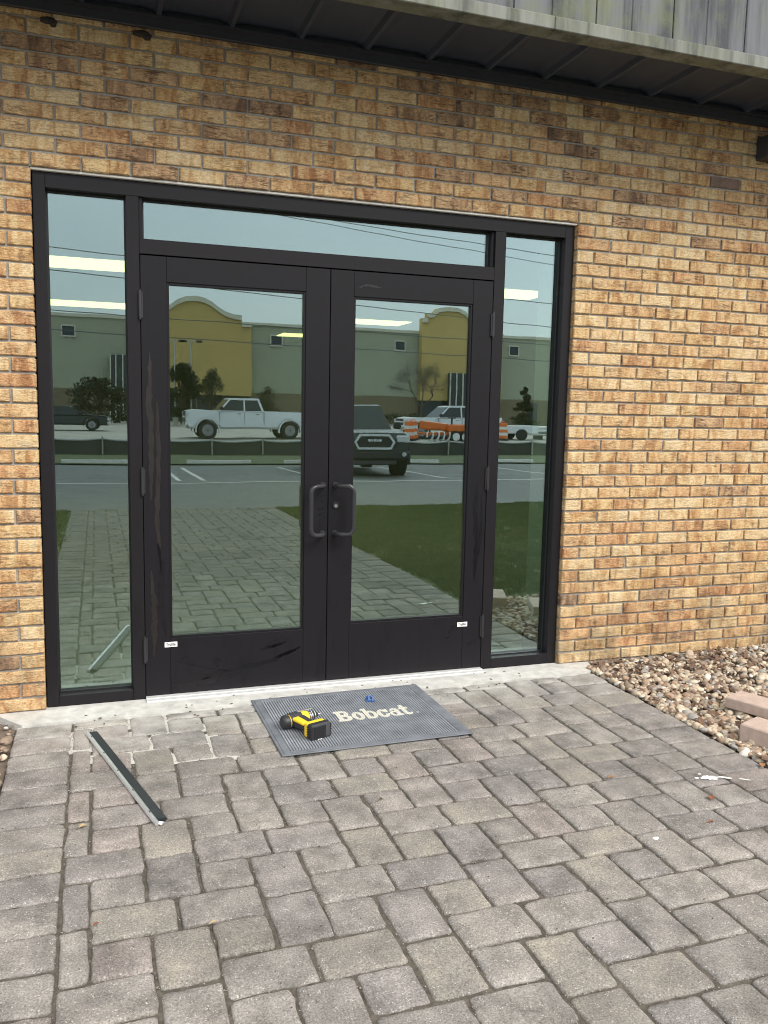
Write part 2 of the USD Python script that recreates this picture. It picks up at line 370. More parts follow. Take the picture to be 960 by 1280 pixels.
pi.CreatePositionsAttr(Vt.Vec3fArray.FromNumpy(np.stack([gx, gy, zg(gy)-.03], 1).astype(np.float32)))
pi.CreateProtoIndicesAttr(Vt.IntArray.FromNumpy(R.integers(0, 4, len(gx)).astype(np.int32)))
ang = R.random(len(gx))*math.pi
pi.CreateOrientationsAttr(Vt.QuathArray([Gf.Quath(float(math.cos(a)), 0, 0, float(math.sin(a))) for a in ang]))
pi.CreateScalesAttr(Vt.Vec3fArray.FromNumpy(np.repeat(R.uniform(.8, 1.35, (len(gx), 1)), 3, 1).astype(np.float32)))

# painted lines on the asphalt
line_paint = plain('line_paint', (.50, .50, .48), .8, var=.3, scale=6)
def ground_line(a, b, w):
    a, b = np.array(a, float), np.array(b, float); d = b-a; n = np.array([-d[1], d[0]])/np.linalg.norm(d)*w/2
    v, f = [], []
    for t in np.linspace(0, 1, 12):
        p = a+d*t
        for s in (1, -1):
            qx = p+n*s; v.append([qx[0], qx[1], zg(qx[1])-.004])
    for k in range(11):
        f += [[2*k, 2*k+1, 2*k+3], [2*k, 2*k+3, 2*k+2]]
    v = np.array(v); f = np.array(f)
    if np.cross(v[f[0][1]]-v[f[0][0]], v[f[0][2]]-v[f[0][0]])[2] < 0: f = f[:, ::-1]
    return v, f
lines = thing('road_marking', kind='structure')
part('edge_line', ground_line((-60, -13.7), (90, -13.7), .14), line_paint, lines)
for x in (-1.2, 1.95, 2.45, 5.15, 8.2, 11.6, 14.9):
    part('bay_line', ground_line((x, -14.5), (x+.05, -19.8), .10), line_paint, lines)
# ---------------------------------------------------------------- brick wall with its opening
wall = thing('brick_wall', 'tan and brown rough-faced brick wall around the dark glass entrance doors', 'wall')
part('mortar_bed', cat(bx(-1.6, -.004, .0105, .095, -.05, 3.1), bx(OW+.004, 6.2, .0105, .095, -.05, 3.1), bx(-.004, OW+.004, .0105, .095, OH+.004, 3.1)), mortar, wall)

def brick_mesh(x0, x1, z0, z1, g):
    """A brick with worn arrises: back ring, front outer ring, front inner ring."""
    nx = 5 if x1-x0 > .15 else 3
    xs = np.linspace(x0, x1, nx)
    j = lambda n, s: g.normal(0, s, n)
    bot = np.stack([xs, z0 + j(nx, .0009)], 1); top = np.stack([xs[::-1], z1 + j(nx, .0009)], 1)
    o = np.concatenate([bot, top]); n = len(o)
    o[:, 0] += j(n, .0006)
    c = np.array([(x0+x1)/2, (z0+z1)/2]); half = np.array([(x1-x0)/2, (z1-z0)/2])
    yo = g.normal(0, .0012)
    inner = c + (o-c)*(1 - .0035/half)
    back = np.stack([o[:, 0], np.full(n, .085), o[:, 1]], 1)
    outer = np.stack([o[:, 0], np.full(n, .004)+yo, o[:, 1]], 1)
    inn = np.stack([inner[:, 0], j(n, .0007)+yo, inner[:, 1]], 1)
    cen = np.array([[c[0], yo-.0006, c[1]]])
    v = np.concatenate([back, outer, inn, cen]); f = []
    for a in range(n):
        b = (a+1) % n
        for r in (0, n):
            f += [[r+a, r+b, n+r+b], [r+a, n+r+b, n+r+a]]
        f.append([2*n+a, 2*n+b, 3*n])
    return v, np.array(f)

bricks = []
for c in range(0, 47):
    z0, z1 = c*C + .0052, (c+1)*C - .0052
    off = 0 if c % 2 == 0 else .5
    for k in np.arange(-7 - off, 28, 1.0):
        x0, x1 = k*B, (k+1)*B
        if c < 36:
            if x1 > 1e-6 and x0 < OW - 1e-6:
                if x0 < -1e-6 and x1 > 1e-6: x1 = 0.
                elif x0 < OW - 1e-6 < x1 - 1e-6 and x1 > OW + 1e-6: x0 = OW
                else: continue
        e = .0046
        bricks.append((c, x0 + (0 if abs(x0-OW) < 1e-6 and c < 36 else e), x1 - (0 if abs(x1) < 1e-6 and c < 36 else e), z0, z1))
def area_px(p):
    uv, w = px(p)
    if w.min() < .1: return 0
    x = np.clip(uv[:, 0], 0, 960); y = np.clip(uv[:, 1], 0, 1280)
    return 0.5*abs(np.dot(x, np.roll(y, -1)) - np.dot(y, np.roll(x, -1)))
scored = []
for b in bricks:
    c, x0, x1, z0, z1 = b
    zt = min(z1, 2.985)
    a = area_px(np.array([[x0, 0, z0], [x1, 0, z0], [x1, 0, zt], [x0, 0, zt]])) if zt > z0 else 0
    scored.append(a)
order = np.argsort(-np.array(scored))
single = set(order[:300].tolist())
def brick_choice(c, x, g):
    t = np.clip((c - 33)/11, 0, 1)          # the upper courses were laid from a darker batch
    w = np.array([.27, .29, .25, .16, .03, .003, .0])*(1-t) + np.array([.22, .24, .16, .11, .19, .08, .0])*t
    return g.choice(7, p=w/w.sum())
rest = {}
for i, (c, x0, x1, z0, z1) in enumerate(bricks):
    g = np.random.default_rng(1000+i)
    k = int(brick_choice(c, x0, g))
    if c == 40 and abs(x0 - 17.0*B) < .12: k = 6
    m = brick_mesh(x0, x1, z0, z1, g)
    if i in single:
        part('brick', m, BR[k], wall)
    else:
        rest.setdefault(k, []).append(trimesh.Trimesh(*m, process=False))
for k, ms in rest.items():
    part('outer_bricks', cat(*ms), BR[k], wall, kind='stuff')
# back of the building so that the wall has its thickness
part('backing', cat(bx(-1.6, .0035, .0955, .2, -.05, 3.1), bx(OW-.0035, 6.2, .0955, .2, -.05, 3.1), bx(.0035, OW-.0035, .0955, .2, OH+.004, 3.1)), mortar, wall)
mud = plain('mud', (.035, .028, .022), .9, var=.4, scale=90, bump=.8, bscale=200)
def blob(c, r, seed, sub=2, amp=.35):
    m = trimesh.creation.icosphere(subdivisions=sub); v = m.vertices
    m.vertices = np.asarray(c) + v*np.asarray(r)*(1 + amp*(meshkit.fbm(v*1.7+seed*5.3, 3, seed)-.5)[:, None]*2)
    return m
for (x, z, lab, sx) in ((.085, 2.957, 'small smeared mud nest on the bricks under the soffit, the fainter left one', .030), (.46, 2.962, 'small black mud nest on the bricks under the soffit, right of the faint one', .038)):
    data(part('mud_nest', cat(blob((x, -.002, z), (sx, .010, .014), 3), blob((x+.02, -.002, z-.006), (sx*.5, .011, .018), 5)), mud, smooth=True).prim, label=lab, category='mud nest')

# ---------------------------------------------------------------- roof overhang: soffit, ribs, fascia
def streaky(name, base, streak, algae, amt):
    n = {'g': ('geometry', {}), 'm': ('mapping', {'scale': (14, 14, 1.1)}), 'n': ('noise_texture', {'scale': 1.0, 'detail': 5.0, 'roughness': .65}),
         'r': ('rgb_ramp', {'ramp': [(.38, streak), (.56, base), (.75, tuple(c*1.25 for c in base))]}),
         'n2': ('noise_texture', {'scale': 5.0, 'detail': 6.0, 'roughness': .7}), 'r2': ('rgb_ramp', {'ramp': [(.48, (0, 0, 0)), (.68, (amt, amt, amt))]}),
         'mx': ('mix', {'mix_type': 'mix', 'color2': algae}), 'b': ('bump', {'strength': .25, 'distance': .003}),
         'p': ('principled_bsdf', {'roughness': .7, 'specular_ior_level': .35})}
    return usdkit.material(stage, LK+name, n, [('g.position', 'm.vector'), ('m.vector', 'n.vector'), ('n.fac', 'r.fac'), ('g.position', 'n2.vector'), ('n2.fac', 'r2.fac'),
        ('r.color', 'mx.color1'), ('r2.color', 'mx.fac'), ('mx.color', 'p.base_color'), ('n2.fac', 'b.height'), ('b.normal', 'p.normal')], surface='p.BSDF')
fascia_mat = streaky('weathered_fascia', (.115, .119, .126), (.042, .045, .050), (.13, .145, .06), .6)
drip_mat = streaky('weathered_drip', (.175, .178, .155), (.075, .08, .065), (.15, .165, .08), .65)
soffit_mat = plain('dark_soffit', (.044, .053, .078), .5, var=.12, scale=4)
trim_mat = plain('dark_soffit_trim', (.030, .032, .040), .5, var=.12, scale=6)
roof = thing('roof_overhang', 'dark ribbed metal soffit with stained grey metal fascia above the brick wall', 'roof overhang', loc=(0, 0, 2.98))
part('wall_trim', cat(bx(-1.6, 6.2, -.022, -.002, 2.984, 3.066, .003), bx(-1.6, 6.2, -.05, -.002, 3.022, 3.03)), trim_mat, roof)
xr = [1.775 + .309*k for k in range(-11, 15)]
for a, b in zip(xr, xr[1:]):
    w = b-a                                  # each pan: flat field, a raised rib on its right edge with a sloped flank
    poly = Polygon([(a, 3.052), (a+.012, 3.052), (a+.05, 3.058), (b-.065, 3.058), (b-.03, 3.05), (b-.018, 3.03), (b, 3.03), (b, 3.075), (a, 3.075)])
    part('soffit_panel', side_extrude(poly, -.53, .0), soffit_mat, roof)
    part('screw', trimesh.creation.icosphere(1, .007).apply_translation([b-.03, -.47, 3.045]), gasket, roof)
xs = [1.925 + .396*k for k in range(-9, 12)]
for a, b in zip(xs, xs[1:]):
    e = .0025
    p = bx(a+e, b-e, -.592, -.575, 3.048, 3.75, .002)
    rib = bx(a+(b-a)*.45, a+(b-a)*.55, -.597, -.588, 3.05, 3.75, .003)
    part('fascia_panel', cat(p, rib), fascia_mat, roof)
part('fascia_backing', bx(-1.6, 6.2, -.574, -.54, 3.02, 3.75), gasket, roof)
for a, b in ((-1.6, 1.08), (1.082, 2.11), (2.112, 6.2)):
    part('drip_edge', cat(bx(a, b, -.612, -.594, 2.998, 3.052, .003), bx(a, b, -.596, -.52, 2.998, 3.006)), drip_mat, roof)
part('roof_deck', bx(-1.6, 6.2, -.57, 8, 3.76, 3.8), gasket, roof)
part('eave_fill', bx(-1.6, 6.2, .0, .1, 3.08, 3.76), gasket, roof)

lamp_box = thing('wall_light', 'dark box-shaped wall light under the soffit at the far right edge', 'wall light', loc=(3.82, -.05, 2.79))
part('housing', bx(3.74, 3.92, -.10, -.004, 2.80, 2.92, .006), trim_mat, lamp_box)
part('back_plate', bx(3.75, 3.91, -.003, .003, 2.785, 2.935), gasket, lamp_box)

# ---------------------------------------------------------------- storefront entrance
sf = thing('storefront_entrance', 'dark bronze aluminium double glass doors with sidelights and transom in the brick wall', 'entrance', loc=(1.32, .03, 0))
YF, YB = .03, .14
ch = .0012
def fr(name, x0, x1, z0, z1, y0=YF, y1=YB, mat=None, parent=sf, **kw):
    return part(name, bx(x0, x1, y0, y1, z0, z1, ch), mat or frame_mat, parent, **kw)
HT = 2.361
fr('jamb', .005, .055, 0, HT); fr('jamb', 2.586, 2.637, 0, HT)
fr('head', .0555, 2.5855, 2.297, HT)
fr('mullion', .383, .4375, 0, 2.2965); fr('mullion', 2.1825, 2.2425, 0, 2.2965)
fr('transom_bar', .438, 2.182, 2.053, 2.118)
fr('sill', .0555, .3825, 0, .052); fr('sill', 2.243, 2.5855, 0, .058)
fr('transom_stop', .438, .4535, 2.1185, 2.2965, y0=.045); fr('transom_stop', 2.1695, 2.182, 2.1185, 2.2965, y0=.045)
part('door_stop', cat(bx(.4378, .456, .0765, .092, 0, 2.0525), bx(2.164, 2.1822, .0765, .092, 0, 2.0525), bx(.456, 2.164, .0765, .092, 2.034, 2.0525)), gasket, sf)
part('meeting_astragal', bx(1.302, 1.335, .0765, .084, .018, 2.033), gasket, sf)
def glazing(name, x0, x1, z0, z1, y, parent, mat=pane_mat):
    g = part(name, bx(x0, x1, y, y+.006, z0, z1), mat, parent)
    e = .007
    part('gasket', cat(bx(x0, x0+e, y-.010, y-.0005, z0, z1), bx(x1-e, x1, y-.010, y-.0005, z0, z1), bx(x0+e, x1-e, y-.010, y-.0005, z1-e, z1), bx(x0+e, x1-e, y-.010, y-.0005, z0, z0+e)), gasket, g if parent is sf else parent)
    return g
glazing('sidelight_glass', .0552, .3828, .0522, 2.2968, .085, sf)
glazing('sidelight_glass', 2.2428, 2.5858, .0582, 2.2968, .085, sf)
glazing('transom_glass', .4537, 2.1693, 2.1182, 2.2968, .085, sf)
part('sealant_bead', bx(.0, 2.6416, .012, .05, HT+.0005, OH+.003, .002), sealant, sf)
part('threshold', cat(bx(.4385, 2.1815, -.028, .13, .0, .009, .002), bx(.4385, 2.1815, .0, .10, .009, .0135, .002)), alu_thr, sf)

def door(x0, x1, ls, rs, top, bot, hinge_x, hinge_s, bar_x, mount_x, sticker_x, lab):
    y0, y1 = .030, .074; z0, z1 = .017, 2.0475
    d = part('door', cat(bx(x0, ls, y0, y1, z0, z1, ch), bx(rs, x1, y0, y1, z0, z1, ch)), door_mat_b, sf, label=lab)
    part('top_rail', bx(ls+.0006, rs-.0006, y0+.0008, y1, top, z1, ch), door_mat_b, d)
    part('bottom_rail', bx(ls+.0006, rs-.0006, y0+.0008, y1, z0, bot, ch), door_mat_b, d)
    e = .011
    part('glazing_bead', cat(bx(ls, ls+e, y0+.006, y0+.02, bot, top, .001), bx(rs-e, rs, y0+.006, y0+.02, bot, top, .001), bx(ls+e, rs-e, y0+.006, y0+.02, top-e, top, .001), bx(ls+e, rs-e, y0+.006, y0+.02, bot, bot+e, .001)), door_mat_b, d)
    glazing('glass', ls+.002, rs-.002, bot+.002, top-.002, .0505, d)
    part('sweep', bx(x0+.004, x1-.004, .036, .068, .0137, .0168), rubber, d)
    for zc in (1.83, 1.037, .243):           # butt hinges
        part('hinge', cat(cyl((hinge_x, .022, zc), [0, 0, 1], .0075, .116, 10), cyl((hinge_x, .022, zc+.061), [0, 0, 1], .005, .008, 8), cyl((hinge_x, .022, zc-.061), [0, 0, 1], .005, .008, 8),
             bx(hinge_x-.001 if hinge_s > 0 else hinge_x-.012, hinge_x+.012 if hinge_s > 0 else hinge_x+.001, .022, .0305, zc-.056, zc+.056)), handle_mat, d, smooth=40)
    # offset pull handle: two feet near the meeting stile, the grip standing off towards the glass
    zt, zb = 1.012, .772; s = 1 if bar_x > mount_x else -1
    path = []
    for z, sg in ((zt, 1), (zb, -1)):
        seg = [(mount_x, .031, z), (mount_x, .0, z), (mount_x+s*.012, -.028, z)]
        seg += [(bar_x-s*.028, -.046, z), (bar_x-s*.010, -.052, z-sg*.006), (bar_x, -.054, z-sg*.024)]
        path.append(seg)
    pts = path[0] + [(bar_x, -.054, .95), (bar_x, -.054, .892), (bar_x, -.054, .83)] + path[1][::-1]
    P = np.array(pts, float)                 # round the corners
    for _ in range(2):
        Q = [P[0]]
        for a, b in zip(P, P[1:]): Q += [a*.75+b*.25, a*.25+b*.75]
        P = np.array(Q+[P[-1]])
    h = part('pull_handle', tube(P, .0105, 12), handle_mat, d, smooth=60)
    for z in (zt, zb):
        part('rose', cyl((mount_x, .0275, z), [0, 1, 0], .0145, .005, 16), handle_mat, h, smooth=40)
    st = part('glass_sticker', bx(sticker_x, sticker_x+.058, .0292, .0301, .247, .2715), white_paint, d)
    t = meshkit.text_mesh('Trulite', .0125, .0004, bold=True)
    t.apply_transform(np.array([[.85, 0, 0, sticker_x+.006], [0, 0, -1, .0289], [0, 1, 0, .2535], [0, 0, 0, 1.]]))
    part('sticker_lettering', t, gasket, st if False else d)
    return d
door(.4405, 1.3165, .5535, 1.1985, 1.936, .2885, .4375, 1, 1.213, 1.291, .5275, 'left door leaf, hinged beside the left sidelight')
dr = door(1.3205, 2.1785, 1.4365, 2.069, 1.928, .303, 2.1815, -1, 1.427, 1.355, 2.036, 'right door leaf, with the key cylinder')
cy = part('lock_cylinder', cyl((1.357, .0265, .912), [0, 1, 0], .0165, .007, 24), gasket, dr, smooth=40)
part('key_plug', cyl((1.357, .0225, .908), [0, 1, 0], .0085, .003, 20), chrome, dr, smooth=40)

smear_m = plain('dark_smear', (.0035, .003, .004), .25, var=.3, scale=40, alpha=.72)
smear_b = plain('brown_smear', (.013, .009, .007), .36, var=.4, scale=25, alpha=.42)
def smear(pts, w, y, mat_, door_node, seed):
    """A wiped oily streak: a thin film following a curve, ragged along its edges. pts in (x, z)."""
    g = np.random.default_rng(seed); P = np.array(pts, float); t = np.linspace(0, 1, 26)
    s_ = np.linspace(0, 1, len(P)); c = np.stack([np.interp(t, s_, P[:, 0]), np.interp(t, s_, P[:, 1])], 1)
    for _ in range(3): c[1:-1] = (c[:-2]+2*c[1:-1]+c[2:])/4
    d = np.gradient(c, axis=0); d /= np.linalg.norm(d, axis=1, keepdims=True)+1e-9; n = np.stack([-d[:, 1], d[:, 0]], 1)
    ww = w*.5*np.sin(np.pi*np.clip(t*.96+.02, 0, 1))**.6
    a = c + n*(ww*g.uniform(.45, 1.2, 26))[:, None]; b = c - n*(ww*g.uniform(.45, 1.2, 26))[:, None]
    poly = Polygon(np.concatenate([a, b[::-1]])).buffer(0).buffer(-.0006).buffer(.0006)
    for q_ in getattr(poly, 'geoms', [poly]):
        if q_.area > 2e-5:
            m = prism(q_, .0003); v = m.vertices.copy(); m.vertices = np.stack([v[:, 0], y - v[:, 2], v[:, 1]], 1); m.invert()
            part('smear', m, mat_, door_node)
yr, ys_ = .0307, .0299
dl = Node(stage.GetPrimAtPath(sf.path + '/door'), sf.loc, 0.)
for k, (pts, w, y, m_) in enumerate((
    ([(.575, .075), (.70, .085), (.85, .115), (.99, .125), (1.10, .165), (1.185, .20)], .030, yr, smear_m),
    ([(.565, .055), (.66, .058), (.80, .075), (.90, .098)], .034, yr, smear_m),
    ([(1.01, .215), (1.07, .235), (1.13, .245)], .045, yr, smear_m), ([(.98, .20), (1.05, .215), (1.12, .232)], .016, yr, smear_m),
    ([(1.05, .155), (1.13, .178), (1.19, .205)], .026, yr, smear_m), ([(.585, .165), (.615, .178), (.645, .165), (.66, .15)], .036, yr, smear_m),
    ([(.745, .152), (.775, .166), (.80, .156)], .032, yr, smear_m), ([(.765, .13), (.785, .15)], .014, yr, smear_m),
    ([(.640, .155), (.75, .125), (.86, .10)], .008, yr, smear_m),
    ([(.478, 1.62), (.470, 1.42), (.480, 1.2), (.472, .95)], .030, ys_, smear_b), ([(.505, 1.40), (.512, 1.15), (.500, .9), (.515, .6)], .026, ys_, smear_b),
    ([(.50, .75), (.525, .6), (.51, .45), (.535, .3)], .036, ys_, smear_m), ([(.47, .62), (.485, .40), (.478, .2)], .030, ys_, smear_b),
    ([(1.262, .965), (1.285, .955), (1.304, .965)], .012, ys_, smear_m), ([(1.258, .93), (1.284, .925), (1.306, .938)], .011, ys_, smear_m),
    ([(1.262, .895), (1.286, .893), (1.306, .908)], .011, ys_, smear_m), ([(1.268, .862), (1.288, .866), (1.306, .882)], .010, ys_, smear_m), ([(1.272, .832), (1.290, .845), (1.306, .86)], .010, ys_, smear_m))):
    smear(pts, w, y, m_, dl, 300+k)
for k, (pts, w, y, m_) in enumerate((
    ([(2.125, 1.02), (2.118, .85), (2.135, .65), (2.125, .5)], .030, ys_, smear_m), ([(2.15, .95), (2.158, .8), (2.148, .62)], .016, ys_, smear_m),
    ([(1.985, .215), (2.02, .245), (2.055, .262)], .030, yr, smear_m), ([(1.97, .19), (2.01, .20)], .014, yr, smear_m), ([(2.085, .155), (2.12, .148), (2.155, .16)], .022, ys_, smear_m),
    ([(1.46, 1.97), (1.5, 1.985), (1.58, 1.975)], .014, ys_, smear_b))):
    smear(pts, w, y, m_, dr, 340+k)

# ---------------------------------------------------------------- lobby behind the glass
paint_in = plain('interior_paint', (.52, .53, .50), .8, var=.05)
paint_end = plain('interior_end_wall', (.42, .43, .40), .8, var=.1)
tile_in = plain('interior_tile', (.58, .60, .56), .5, var=.12, scale=5)
ceil_in = plain('interior_ceiling', (.45, .45, .43), .9, var=.08, scale=40)
part('interior_floor', bx(-2.0, 8.0, .20, 13, -.04, -.004), tile_in, kind='structure')
part('interior_ceiling', bx(-2.0, 8.0, .20, 13, 2.66, 2.70), ceil_in, kind='structure')
part('interior_wall', cat(bx(-2.1, -2.0, .20, 13, -.04, 2.7), bx(8.0, 8.1, .20, 13, -.04, 2.7), bx(-2.1, 8.1, 13, 13.1, -.04, 2.7)), paint_end, kind='structure')
ret = thing('interior_return', 'pale painted wall return with black baseboard seen through the right sidelight', 'wall return', loc=(2.62, .25, 0))
part('wall_return', bx(2.605, 2.68, .142, .335, .17, 2.6), plain('return_paint', (.84, .86, .83), .8, var=.05), ret)
part('baseboard', bx(2.598, 2.68, .142, .345, .0, .168), rubber, ret)
tube_em = plain('lit_diffuser', (.9, .88, .8), .5, emis=((1.0, .85, .32), 1.5), var=.0)
troffer = plain('troffer_frame', (.7, .7, .68), .5)
for (x0, x1, y0, lab) in ((-.55, .69, 3.98, 'lit ceiling light nearest the door, the upper bright bar in the left sidelight'), (-.5, .74, 7.3, 'lit ceiling light deeper inside, the lower bright bar in the left sidelight'),
                          (3.6, 4.82, 3.98, 'lit ceiling light showing in the right sidelight'), (3.33, 4.56, 7.55, 'lit ceiling light at the top of the right door glass'), (3.3, 4.5, 10.35, 'small lit ceiling light farthest inside, at the left door glass edge')):
    t = thing('ceiling_light', lab, 'ceiling light', loc=((x0+x1)/2, y0+.3, 2.62))
    part('frame', bx(x0-.02, x1+.02, y0-.02, y0+.62, 2.632, 2.66), troffer, t)
    part('diffuser', bx(x0, x1, y0, y0+.6, 2.622, 2.631), tube_em, t)
t = thing('ceiling_light', 'lit ceiling light inside right behind the door head, hidden from the viewer', 'ceiling light', loc=(.07, .96, 2.62))
part('frame', bx(-.57, .71, .64, 1.28, 2.632, 2.66), troffer, t)
part('diffuser', bx(-.55, .69, .66, 1.26, 2.622, 2.631), tube_em, t)

# ---------------------------------------------------------------- apron, paver path
apron_poly = [(-.20, .03)]
gA = np.random.default_rng(5)
xsA = np.linspace(-.19, 2.83, 60)
edge = [(x, -.178 + .010*math.sin(x*9)+gA.normal(0, .004) if .12 < x < 2.70 else -.10 + gA.normal(0, .006) if x < .12 and x < -.1 else -.17+gA.normal(0, .004)) for x in xsA]
edge[-1] = (2.815, -.05); edge[-2] = (2.79, -.13)
ap = Polygon([(-.2, .10), (-.2, -.02)] + edge[2:] + [(2.83, .0), (2.64, .012), (2.64, .10)])
apm = prism(ap.buffer(0), .06); apm.apply_translation([0, 0, -.058])
apm = trimesh.Trimesh(apm.vertices, apm.faces)
part('concrete_apron', apm, concrete, kind='structure')
part('subfloor', bx(0.0, 2.64, .03, .21, -.06, -.0045), concrete, kind='structure')

U, PX0, PY0 = .0776, .816, -1.654
TILE = [(0, 0, 3, 2), (3, 0, 3, 2), (0, 2, 2, 2), (2, 2, 2, 3), (4, 2, 2, 2), (7, 4, 3, 2), (4, 4, 3, 2), (2, 5, 2, 3), (0, 6, 2, 2), (4, 6, 2, 2), (6, 6, 2, 3), (6, 1, 2, 3)]
I0, I1, J0, J1 = -9, 22, -19, 87
cells = []
for a in range(-4, 5):
    for b in range(-5, 13):
        for (i, j, w, h) in TILE:
            i0, i1 = max(i+8*a, I0), min(i+8*a+w, I1); j0, j1 = max(j+8*b, J0), min(j+8*b+h, J1)
            if i1-i0 >= 1 and j1-j0 >= 1: cells.append((i0, i1, j0, j1))
for j in range(J0, J1-1, 2):
    cells.append((I0-3, I0, j, j+2)); cells.append((I1, I1+3, j, j+2))

def paver_mesh(i0, i1, j0, j1, g, n_edge=4):
    x0, x1 = PX0+U*i0, PX0+U*i1; y0, y1 = PY0-U*j1, PY0-U*j0
    gap = .0042
    cx, cy, hx, hy = (x0+x1)/2, (y0+y1)/2, (x1-x0)/2-gap, (y1-y0)/2-gap
    cx += g.normal(0, .0012); cy += g.normal(0, .0012); rot = g.normal(0, .012)
    # rounded, uneven outline
    pts = []
    rc = .010
    corners = [(1, 1), (-1, 1), (-1, -1), (1, -1)]
    for k, (sx, sy) in enumerate(corners):
        base = math.atan2(sy, sx) - math.pi/4
        r = rc*g.uniform(.7, 1.6)
        for t in (0, .5, 1):
            an = base + t*math.pi/2
            pts.append((sx*(hx-r)+r*math.cos(an), sy*(hy-r)+r*math.sin(an)))
        nx, ny = corners[(k+1) % 4]
        for t in np.linspace(0, 1, n_edge+1)[1:-1]:
            e = g.normal(0, .0022)
            pts.append((sx*hx+(nx*hx-sx*hx)*t + (e if nx == sx else 0), sy*hy+(ny*hy-sy*hy)*t + (e if ny == sy else 0)))
    o = np.array(pts); n = len(o)
    lift = g.normal(0, .0012); tx, ty = g.normal(0, .006, 2)
    rings = [(1.0, -.05), (1.0, -.0085), (1-.0025/min(hx, hy), -.0045), (1-.007/min(hx, hy), -.0014), (1-.018/min(hx, hy), 0.0)]
    V, Fc = [], []
    c, s = math.cos(rot), math.sin(rot)
    for sc, z in rings:
        qx, qy = o[:, 0]*sc, o[:, 1]*sc
        V.append(np.stack([qx*c-qy*s+cx, qx*s+qy*c+cy, z+lift+qx*tx+qy*ty + (g.normal(0, .0006, n) if z > -.04 else 0)], 1))
    V = np.concatenate(V)
    for r in range(len(rings)-1):
        for k in range(n):
            a, b = r*n+k, r*n+(k+1) % n
            Fc += [[a, b, b+n], [a, b+n, a+n]]
    ctr = V[-n:].mean(0) + [0, 0, .0004]
    V = np.concatenate([V, [ctr]]); base = (len(rings)-1)*n
    Fc += [[base+k, base+(k+1) % n, len(V)-1] for k in range(n)]
    V[:, 2] += zg(V[:, 1])
    return V, np.array(Fc)

path = thing('paver_path', 'grey concrete paver path leading to the entrance', kind='structure')
sc = []
for (i0, i1, j0, j1) in cells:
    x0, x1 = PX0+U*i0, PX0+U*i1; y0, y1 = PY0-U*j1, PY0-U*j0
    sc.append(area_px(np.array([[x0, y0, 0], [x1, y0, 0], [x1, y1, 0], [x0, y1, 0]])) if y0 > EYE[1]+.9 else 0)
order = np.argsort(-np.array(sc)); single = set(order[:300].tolist())
far = []
for k, (i0, i1, j0, j1) in enumerate(cells):
    g = np.random.default_rng(5000+k)
    yc = PY0-U*(j0+j1)/2; xc = PX0+U*(i0+i1)/2
    if k in single and sc[k] > 0:
        w = np.array([.34, .2, .16, .12, .14, .04])
        if xc < .35: w = np.array([.25, .12, .22, .08, .1, .23])
        if xc > 1.0: w = w + np.array([0, 0, 0, .10, .06, 0])
        if xc > 2.0 and yc > -1.4: w = w + np.array([.1, .3, 0, 0, 0, 0])
        v, f = paver_mesh(i0, i1, j0, j1, g)
        part('paver', (v, f), PV[int(g.choice(6, p=w/w.sum()))], path, smooth=50)
    else:
        v, f = paver_mesh(i0, i1, j0, j1, g, 2); far.append(trimesh.Trimesh(v, f, process=False))
part('distant_pavers', cat(*far), PV_MIX, path, kind='stuff')
xl, xrr = PX0+U*(I0-3), PX0+U*(I1+3)
bed_v, bed_f = strip(xl+.004, xrr-.004, np.linspace(PY0-U*J1, PY0-U*J0, 110), -.0095, nx=70)
bed_v[:, 2] += (meshkit.fbm(np.stack([bed_v[:, 0]*30, bed_v[:, 1]*30, bed_v[:, 0]*0], 1), 3, 2)-.5)*.010
part('joint_bed', (bed_v, bed_f), joint_mat, path)
# mortar washed into the joints of the rows nearest the wall
bv, bf = strip(xl+.01, 1.1, np.linspace(-.86, -.17, 60), -.0075, nx=90)
keep = meshkit.fbm(np.stack([bv[:, 0]*5, bv[:, 1]*5, bv[:, 0]*0], 1), 3, 11) + (bv[:, 1]+.52)*.55 - np.clip(bv[:, 0]-.55, 0, 1)*.35
bf = bf[(keep[bf] > .5).all(1)]
part('joint_mortar', (bv, bf), haze_mortar, path)

# ---------------------------------------------------------------- gravel beds
ST = [plain('stone_tan', (.40, .32, .23), .75, var=.4, scale=60), plain('stone_cream', (.50, .43, .32), .7, var=.3, scale=60), plain('stone_brown', (.22, .16, .115), .75, var=.4, scale=60),
      plain('stone_rust', (.31, .21, .14), .75, var=.35, scale=60), plain('stone_grey', (.28, .26, .235), .75, var=.3, scale=60), plain('stone_white', (.58, .54, .46), .7, var=.2, scale=60)]
def stone_shape(seed):
    g = np.random.default_rng(seed); m = trimesh.creation.icosphere(subdivisions=1)
    v = m.vertices*(1 + .5*(meshkit.noise(m.vertices*1.3+seed*7.7, seed)-.5)[:, None])
    return v*np.array([1, g.uniform(.65, .9), g.uniform(.45, .7)]), m.faces
SH = [stone_shape(s) for s in range(14)]
def gravel_top(x, y):
    return .0 + .03*np.clip((x-2.85)/1.2, 0, 1)*np.clip(1+y/1.2, 0, 1) + .012*(meshkit.noise(np.array([x*2.5, y*2.5, 0.]), 4)-.5)
def make_stones(n, xf, layer, seed):
    g = np.random.default_rng(seed); out = []
    while len(out) < n:
        x, y = xf(g)
        r = float(np.clip(g.lognormal(math.log(.0138), .36), .007, .034))
        q = trimesh.transformations.random_rotation_matrix(g.random(3))[:3, :3]
        yaw = g.uniform(0, 6.28); tilt = trimesh.transformations.euler_matrix(g.normal(0, .3), g.normal(0, .3), yaw)[:3, :3]
        z = gravel_top(x, y) - .012*g.random() + layer
        out.append((x, y, z, r, tilt, int(g.integers(len(SH))), int(g.choice(6, p=[.32, .14, .24, .17, .10, .03]))))
    return out
